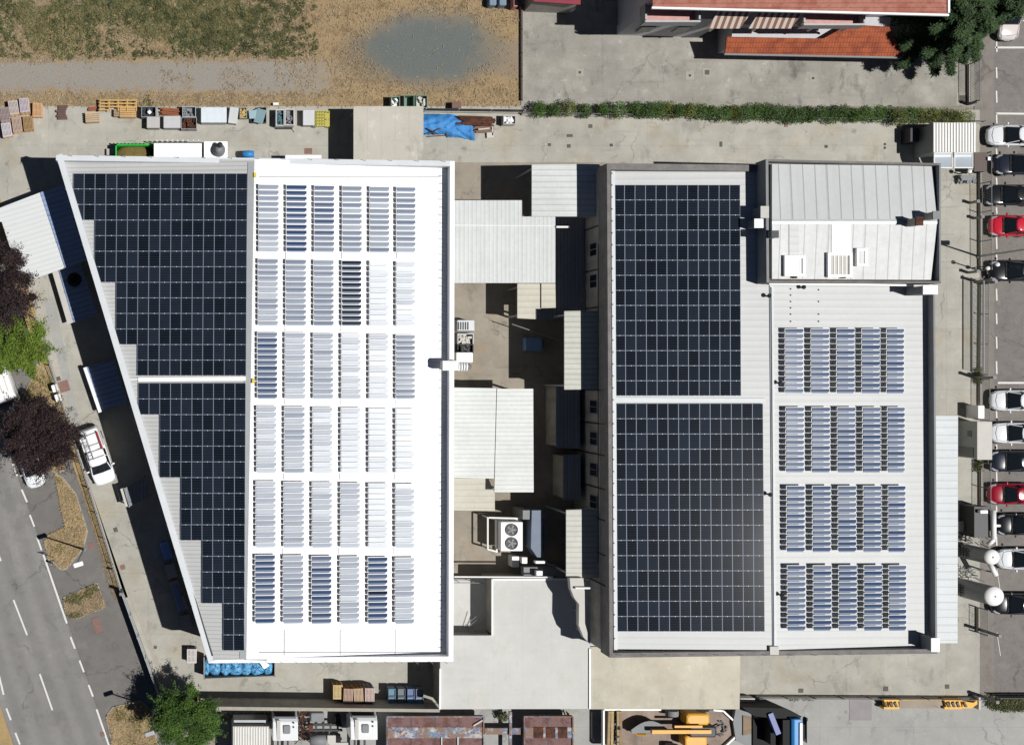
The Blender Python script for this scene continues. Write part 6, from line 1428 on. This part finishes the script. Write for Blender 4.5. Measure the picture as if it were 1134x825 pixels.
# ground floor block
MB().prism([Vector((37.9, 29.7, 5.0)), Vector((37.9, 28.9, 5.0)), Vector((44.9, 28.7, 5.0)), Vector((44.9, 29.7, 5.0))], 0).build('lower_wall', M['fac'], ab)
def balcony(x0, x1, yf, yb, z, lab=None):
    mb = MB(); mb.prism([Vector((x0, yf, z)), Vector((x1, yf, z)), Vector((x1, yb, z)), Vector((x0, yb, z))], z - .18); bl = mb.build('balcony', M['pinkfloor'], ab)
    mb = MB(); mb.box(((x0 + x1) / 2, yf - .08, z + .3), (x1 - x0 + .3, .14, 1.0)); mb.box((x0 - .08, (yf + yb) / 2, z + .3), (.14, yb - yf - .16, 1.0)); mb.box((x1 + .08, (yf + yb) / 2, z + .3), (.14, yb - yf - .16, 1.0)); mb.build('parapet', M['steel'], bl)
balcony(37.8, 41.9, 28.15, 29.55, 5.9); balcony(50.4, 55.0, 27.9, 29.55, 5.9)
def wbox(x, y, z, w_, h_):
    mb = MB(); mb.box((x, y, z), (w_, .08, h_)); wf = mb.build('window', M['grey'], ab); mb = MB(); mb.box((x, y - .04, z), (w_ - .14, .06, h_ - .14)); mb.build('pane', M['glass'], wf)
for x in (40, 43.6, 47, 50.5, 53.5, 57): wbox(x, 29.58, 7.2, 1.3, 1.5)
for x in (39.5, 42.5): wbox(x, 28.78, 2.2, 1.2, 1.5)
for x in (44, 48, 57): wbox(x, 29.58, 4.6, 1.2, 1.4)
for i, (xa, xb) in enumerate(((43.1, 46.1), (46.4, 50.2))):
    mb = MB(); c0 = Vector(((xa + xb) / 2, 0, 0)); sh_ = .35
    top_ = [Vector((xa + .5, 29.5, 7.6)), Vector((xb + .3, 29.5, 7.6)), Vector((xb - .5, 27.75, 5.8)), Vector((xa - .1, 27.75, 5.8))]
    mb.slab(top_, .03); o = mb.build('awning', M['awn'], ab)
for x in (43.8, 47.3, 51.8, 54.6): mb = MB(); mb.tube((x, 28.0, 4.4), (x, 28.0, 5.6), .1); mb.build('downpipe', M['white'], ab)
# tiled porch roof
mb = MB(); mb.slab([P(803, 59.5, 2.7), P(1000, 63.5, 2.7), P(985, 30, 3.6), P(940, 27.5, 3.7), P(912, 43, 3.3), P(805, 41, 3.3)], .15); mb.build('porch_roof', M['tile'], ab)
mb = MB(); A, B = P(802, 60.5, 2.65), P(1001, 64.5, 2.65); u = B - A; mb.box((A + B) / 2, (u.length, .14, .14), math.atan2(u.y, u.x)); mb.build('porch_gutter', M['grey'], ab)
MB().prism([Vector((46.5, 29.55, 2.9)), Vector((59.5, 29.55, 2.9)), Vector((59.5, 27.2, 2.4)), Vector((46.5, 27.3, 2.4))], 0).build('porch_wall', M['fac'], ab)
MB().prism([Vector((45.6, 29.55, 5.2)), Vector((52.5, 29.55, 5.2)), Vector((51.6, 28.6, 4.3)), Vector((45.2, 28.5, 4.3))], 3.4).build('upper_wall', M['fac'], ab)
mb = MB(); mb.box((49.6, 28.45, 4.7), (.9, .5, .06), .1); mb.build('satellite_bracket', M['offw'], ab)
nb = thing('garage', 'dark red roofed garage at the top edge beside the dry field', 'garage', P(615, -15, 0))
MB().prism([P(592, -30, 3), P(642, -30, 3), P(642, 3, 3), P(592, 1, 3)], 0).build('wall', M['wall_r'], nb)
MB().slab(PP([(591, -32), (643, -32), (643, 5.5), (591, 2)], 3.12), .1).build('roof', plain('dark_red_roof', C(150, 60, 74), .7, coord='world'), nb)
mb = MB(); pbox(mb, 630.5, 6.5, 637.5, 10.5, .9, 0); tag(mb.build('box', M['white']), 'small white box in shade by the dark red garage', 'box')
for i, x in enumerate((546, 557)):
    mb = MB(); q = P(x, 1, .9); mb.cbox((q.x, q.y, .45), (.62, .8, .9), .08); tag(mb.build('waste_bin', plain('bin_blue_grey', C(130, 150, 170), .6)), f"blue grey bin at the field edge, {['left', 'right'][i]} of two", 'bin')
mb = MB(); pbox(mb, 569, -6, 573, 7.5, 1.1, 0); tag(mb.build('panel', plain('pink_panel', C(206, 150, 140), .8)), 'pinkish upright panel at the field corner', 'panel')
# ---------------------------------------------------------------- trees, hedge, shrubs
def tree(name, label, px, py, zc, rx, ry, rz_, leaf, n, size, lobes, trunk_r=.16, seed=1, flat_=False, lean=(-.5, .9), wd=.65):
    g = np.random.default_rng(seed); rr_ = random.Random(seed)
    top = P(px, py, zc); base = Vector((top.x, top.y, 0)); t = thing(name, label, 'tree', base)
    mb = MB(); mb.tube(base, base + Vector((.1, .05, zc * .55)), trunk_r, trunk_r * .75, 10); mb.tube(base + Vector((.1, .05, zc * .55)), base + Vector((0, 0, zc)), trunk_r * .75, trunk_r * .4, 8); mb.build('trunk', M['bark'], t)
    P_, lob = [], []
    for k in range(lobes):
        a = rr_.uniform(0, 6.283); q = math.sqrt(rr_.random()) * .86; zz = rr_.uniform(-.5, .75) * (1 - q * .55)
        lob.append(np.array((math.cos(a) * q * rx, math.sin(a) * q * ry, zz * rz_)))
    mb = MB()
    for l in lob[:14]: mb.tube(base + Vector((.05, .02, zc * .5)), base + Vector((l[0], l[1], zc + l[2])) * 1.0, trunk_r * .4, .03, 6)
    mb.build('branch', M['bark'], t)
    for l in lob:
        m_ = int(n / lobes * rr_.uniform(.5, 1.5)); r_ = rr_.uniform(.14, .34) * min(rx, ry)
        u = g.normal(size=(m_, 3)); u /= np.linalg.norm(u, axis=1)[:, None]
        if rr_.random() < .16: l = l * np.array((1.22, 1.22, .8)); r_ *= .6
        P_.append(np.array((base.x, base.y, zc)) + l + u * np.array((1, 1, .75)) * r_ * g.uniform(.35, 1.1, (m_, 1)))
        # twigs poking out
        m2 = m_ // 16; dirv = l.copy(); dirv[2] = 0; nn = np.linalg.norm(dirv) + 1e-6; dirv = dirv / nn
        if nn > .55 * min(rx, ry): P_.append(np.array((base.x, base.y, zc)) + l + dirv * r_ * g.uniform(.8, 1.9, (m2, 1)) + g.normal(scale=.08 * rx / 2, size=(m2, 3)))
    pts = np.concatenate(P_); cards('crown', pts, g.uniform(size[0], size[1], len(pts)), lean, leaf, parent=t, width=wd); return t
tree('plum_tree', 'dark purple leaved tree standing beside the white pickup', 44, 484, 4.2, 2.95, 3.0, 1.9, M['lf_purple'], 42000, (.06, .16), 85, seed=4)
tree('plum_tree', 'dark purple leaved tree at the left edge beside the large white canopy', -8, 325, 4.2, 3.2, 4.0, 1.9, M['lf_purple'], 36000, (.06, .16), 75, seed=5)
tree('street_tree', 'bright green roadside tree between the two purple trees', 22, 383, 4.0, 2.7, 2.3, 1.6, M['lf_lime'], 28000, (.07, .18), 64, seed=6)
tree('street_tree', 'round green tree at the south end of the warehouse yard', 206, 797, 4.2, 2.6, 2.45, 2.0, M['lf_green'], 42000, (.06, .16), 85, seed=8)
# cedar: layered drooping boughs
def cedar(label, px, py, zc, r, hgt, n, seed):
    g = np.random.default_rng(seed); top = P(px, py, zc); base = Vector((top.x, top.y, 0)); t = thing('cedar_tree', label, 'tree', base)
    mb = MB(); mb.tube(base, base + Vector((0, 0, hgt)), .3, .06, 10); mb.build('trunk', M['bark'], t)
    mb = MB(); pts = []
    nb_ = 46
    for k in range(nb_):
        zf = .25 + .72 * (k / nb_); a = k * 2.4 + g.uniform(-.3, .3); ln = r * (1 - .62 * (zf - .25) / .75) * g.uniform(.7, 1.1)
        s = base + Vector((0, 0, hgt * zf)); e = s + Vector((math.cos(a) * ln, math.sin(a) * ln, -ln * .16)); mb.tube(s, e, .06, .015, 5)
        m_ = int(n / nb_); q = np.sqrt(g.uniform(.02, 1, m_)); wv = (1 - q) * .16 * ln + .14
        side = g.normal(size=m_) * wv * .75; cx_ = np.array((math.cos(a), math.sin(a))); nx_ = np.array((-math.sin(a), math.cos(a)))
        bend = np.sin(q * 3) * .25
        xy = np.array((base.x, base.y)) + cx_ * (q * ln)[:, None] + nx_ * (side + bend)[:, None]
        z_ = hgt * zf - q * ln * .16 - np.abs(side) * .3 + g.normal(size=m_) * .1
        pts.append(np.concatenate([xy, z_[:, None]], 1))
    mb.build('branch', M['bark'], t); pts = np.concatenate(pts)
    cards('crown', pts, g.uniform(.14, .4, len(pts)), (-.5, .3), M['lf_cedar'], parent=t, width=.2)
cedar('dark spreading cedar at the corner of the apartment block', 1050, 26, 4.6, 4.6, 9.0, 85000, 3)
cedar('smaller dark conifer above the pinkish van at the top right', 1108, 2, 4.4, 3.0, 7.0, 24000, 9)
cedar('dark conifer behind the apartment block at the top edge', 1072, -14, 5.5, 3.6, 9.5, 24000, 12)
xh = 598.0; i = 0; spec = {0: (1.0, 'h'), 5: (.8, 'y')}
while xh < 1076:
    yy = 117 + (xh - 598) * .018; iso = xh < 700
    r_ = random.uniform(.44, .64) if iso else random.uniform(.46, .68); hh = random.uniform(.95, 1.6); yy += random.uniform(-2, 2); yel_ = random.random() < .2
    c = P(xh, yy + 3, hh * .8); base = Vector((c.x, c.y, .01))
    side = 'separate round' if iso else 'clipped'
    t = thing('hedge_shrub', f"{side} {'yellowish' if yel_ else 'dark green'} shrub of the {'gappy west part' if iso else 'dense long part'} of the hedge", 'shrub', base, 0, f"{side} {'yellowish' if yel_ else 'green'} hedge shrubs")
    mb = MB(); 
    for k in range(3): mb.tube(base, base + Vector((random.uniform(-.2, .2), random.uniform(-.2, .2), hh * .7)), .03, .012, 5)
    mb.build('stem', M['bark'], t)
    n = 1100; u = rng.normal(size=(n, 3)); u /= np.linalg.norm(u, axis=1)[:, None]
    ctr = np.array((base.x, base.y, hh * .55)); sc_ = np.array((r_ * 1.05, r_ * 1.15, hh * .5))
    cards('foliage', ctr + u * sc_ * rng.uniform(.55, 1.12, (n, 1)), rng.uniform(.05, .12, n), (-.4, 1.0), M['lf_hedgey'] if yel_ else M['lf_hedge'], parent=t, width=.75)
    xh += random.uniform(15.5, 20) if xh < 700 else random.uniform(11, 13.5); i += 1
b, px, py = scatter(900, (1092, 772, 1150, 786), lambda x, y: (y < 778 + 7 * np.minimum(1, (x - 1088) / 14)))
b = np.repeat(b, 9, 0) + rng.normal(scale=(.12, .12, .1), size=(len(b) * 9, 3)); b[:, 2] = np.abs(b[:, 2]) + .05
cards('weeds', b, rng.uniform(.07, .16, len(b)), (-.2, 1.1), M['lf_scrub'], width=.6)
b, px, py = scatter(500, (1078, 408, 1086, 425), lambda x, y: x > 0); b2_, _, _ = scatter(400, (1078, 508, 1086, 522), lambda x, y: x > 0); b = np.concatenate([b, b2_])
b[:, 2] = rng.uniform(.02, .4, len(b)); cards('fence_weeds', b, rng.uniform(.07, .16, len(b)), (-.2, 1.1), M['lf_scrub'], width=.6)
b, px, py = scatter(420, (842, 772, 900, 775), lambda x, y: ((np.abs(x - 878) < 6) | (np.abs(x - 893) < 6))); b[:, 2] = rng.uniform(.02, .3, len(b)); cards('kerb_weeds', b, rng.uniform(.06, .14, len(b)), (-.2, 1.1), M['lf_scrub'], width=.6)
b, px, py = scatter(700, (246, 788, 330, 797), lambda x, y: rng.random(len(x)) < .7); b[:, 2] = rng.uniform(.02, .4, len(b)); cards('wall_weeds', b, rng.uniform(.08, .2, len(b)), (-.2, 1.1), M['lf_scrub'], width=.6)
# ---------------------------------------------------------------- covers and drains
def cover(label, px, py, sx, sy, mat='dsteel', round_=False, rz=0, ring=None, name='drain_cover'):
    c = P(px, py, .02); mb = MB()
    if round_: mb.lathe(c, [(sx / 2, -.01), (sx / 2, .006), (.01, .008)], 18)
    else: mb.box(c, (sx, sy, .016), rz)
    o = mb.build(name, M[mat]); tag(o, label, 'cover')
    if ring:
        mb = MB(); f_ = ring
        mb.box(c - Vector((0, 0, .004)), (sx + f_, sy + f_, .014), rz); ro = mb.build('surround', M['kerb'], o)
M['cov'] = plain('iron_cover', C(104, 98, 92), .8, .1, .4, 3)
M['plt'] = plain('worn_plate', C(150, 146, 146), .7, .1, .4, 1)
M['covr'] = plain('rusty_cover', C(142, 112, 104), .9, 0, .5, 3)
for a in (('small drain with pale mortar ring in the mottled yard, left', 642, 80.5, .2, .2, 'dsteel', False, 0, .45), ('small drain with pale mortar patch in the mottled yard, middle', 764, 84, .2, .2, 'dsteel', False, 0, .5), ('square grey drain cover in the mottled yard near the porch', 783, 80.5, .4, .4, 'cov', False, 0, .3), ('small drain with pale ring below the tiled porch', 900.5, 87, .2, .2, 'dsteel', False, 0, .4), ('square cover in a pale frame at the hedge end', 1066, 109.5, .55, .55, 'cov', False, 0, .5),
          ('double slot drain in the north yard, upper left', 631, 150.5, .5, .25, 'cov'), ('small square cover below the double slot drain', 630, 162, .3, .3, 'cov'), ('small square cover nearest the yard canopy', 608.5, 160.5, .25, .25, 'cov'), ('square cover by the hedge gap in the north yard', 654, 140, .32, .32, 'cov'), ('small square cover north of the upper factory array', 677, 161, .24, .24, 'dsteel'), ('two part cover in the north yard, middle', 798.5, 160, .22, .45, 'cov'), ('reddish square cover in the north yard by the hedge', 870.5, 139, .3, .3, 'covr'), ('small dark cover north of the raised hall', 915, 162.5, .25, .25, 'dsteel'), ('pair of round covers north of the raised hall', 980, 160, .22, .22, 'dsteel', True), ('lower round cover of the pair north of the raised hall', 980, 164, .22, .22, 'dsteel', True),
          ('square drain south of the factory, left', 887, 764.5, .4, .35, 'cov'), ('square drain south of the factory, middle', 981, 762.5, .4, .4, 'cov'), ('square drain south of the factory, right', 1049, 760, .35, .35, 'cov'),
          ('large reddish square cover by the kerb cabinets', 70.5, 428, .95, .95, 'covr', False, .3), ('small grey cover above the large reddish cover', 64.5, 419.5, .38, .35, 'cov', False, .3), ('small square cover beside the warehouse shade', 128, 586.5, .35, .38, 'cov', False, .3), ('rusty square cover in a frame by the fence', 136, 628, .4, .4, 'covr', False, .3), ('round cover inside the sliding gate', 172, 716.5, .3, .3, 'cov', True), ('reddish rectangular patch cover in the layby', 107.5, 692, .62, 1.35, 'covr', False, .3), ('small square cover at the tip of the lower grass island', 113.5, 813, .35, .35, 'covr', False, .3), ('rusty square cover near the warehouse north wall', 341.5, 167.5, .65, .5, 'covr'), ('brown cover at the corner of the upper grass island', 101.5, 604, .5, .5, 'covr', False, .3), ('steel plate on the pale yard by the yellow attachment', 953, 785, 1.9, 1.9, 'plt')):
    cover(*a)
mb = MB(); c = P(82, 626, 0.03)
# ---------------------------------------------------------------- light, sky, camera
sun = bpy.data.lights.new('sun', 'SUN'); sun.energy = 4.6; sun.angle = R(.5); sun.color = (1, .98, .945)
so = bpy.data.objects.new('sun', sun); COL.objects.link(so); so.rotation_euler = SUN.to_track_quat('Z', 'Y').to_euler(); so.location = SUN * 150
wd = bpy.data.worlds.new('World'); scn.world = wd; wd.use_nodes = True
nt = wd.node_tree; sky = nt.nodes.new('ShaderNodeTexSky'); sky.sky_type = 'NISHITA'; sky.sun_disc = False
sky.air_density = .3; sky.dust_density = .2; sky.ozone_density = 2.0; sky.sun_elevation = math.asin(SUN.z); sky.sun_rotation = math.atan2(SUN.x, SUN.y)
bg = nt.nodes['Background']; nt.links.new(sky.outputs[0], bg.inputs[0]); bg.inputs[1].default_value = .05
cam = bpy.data.cameras.new('camera'); co = bpy.data.objects.new('camera', cam); COL.objects.link(co)
co.location = (0, 0, HC); co.rotation_euler = (0, 0, 0)
cam.sensor_width = 36; cam.lens = 36 * HC / (1134 / PXM); cam.shift_x = (567 - NX) / 1134; cam.shift_y = (NY - 412.5) / 1134; cam.clip_end = 5000; cam.clip_start = 1
scn.camera = co
scn.view_settings.view_transform = 'Standard'; scn.view_settings.look = 'None'; scn.view_settings.exposure = 0; scn.view_settings.gamma = 1
scn.cycles.max_bounces = 6; scn.cycles.diffuse_bounces = 3
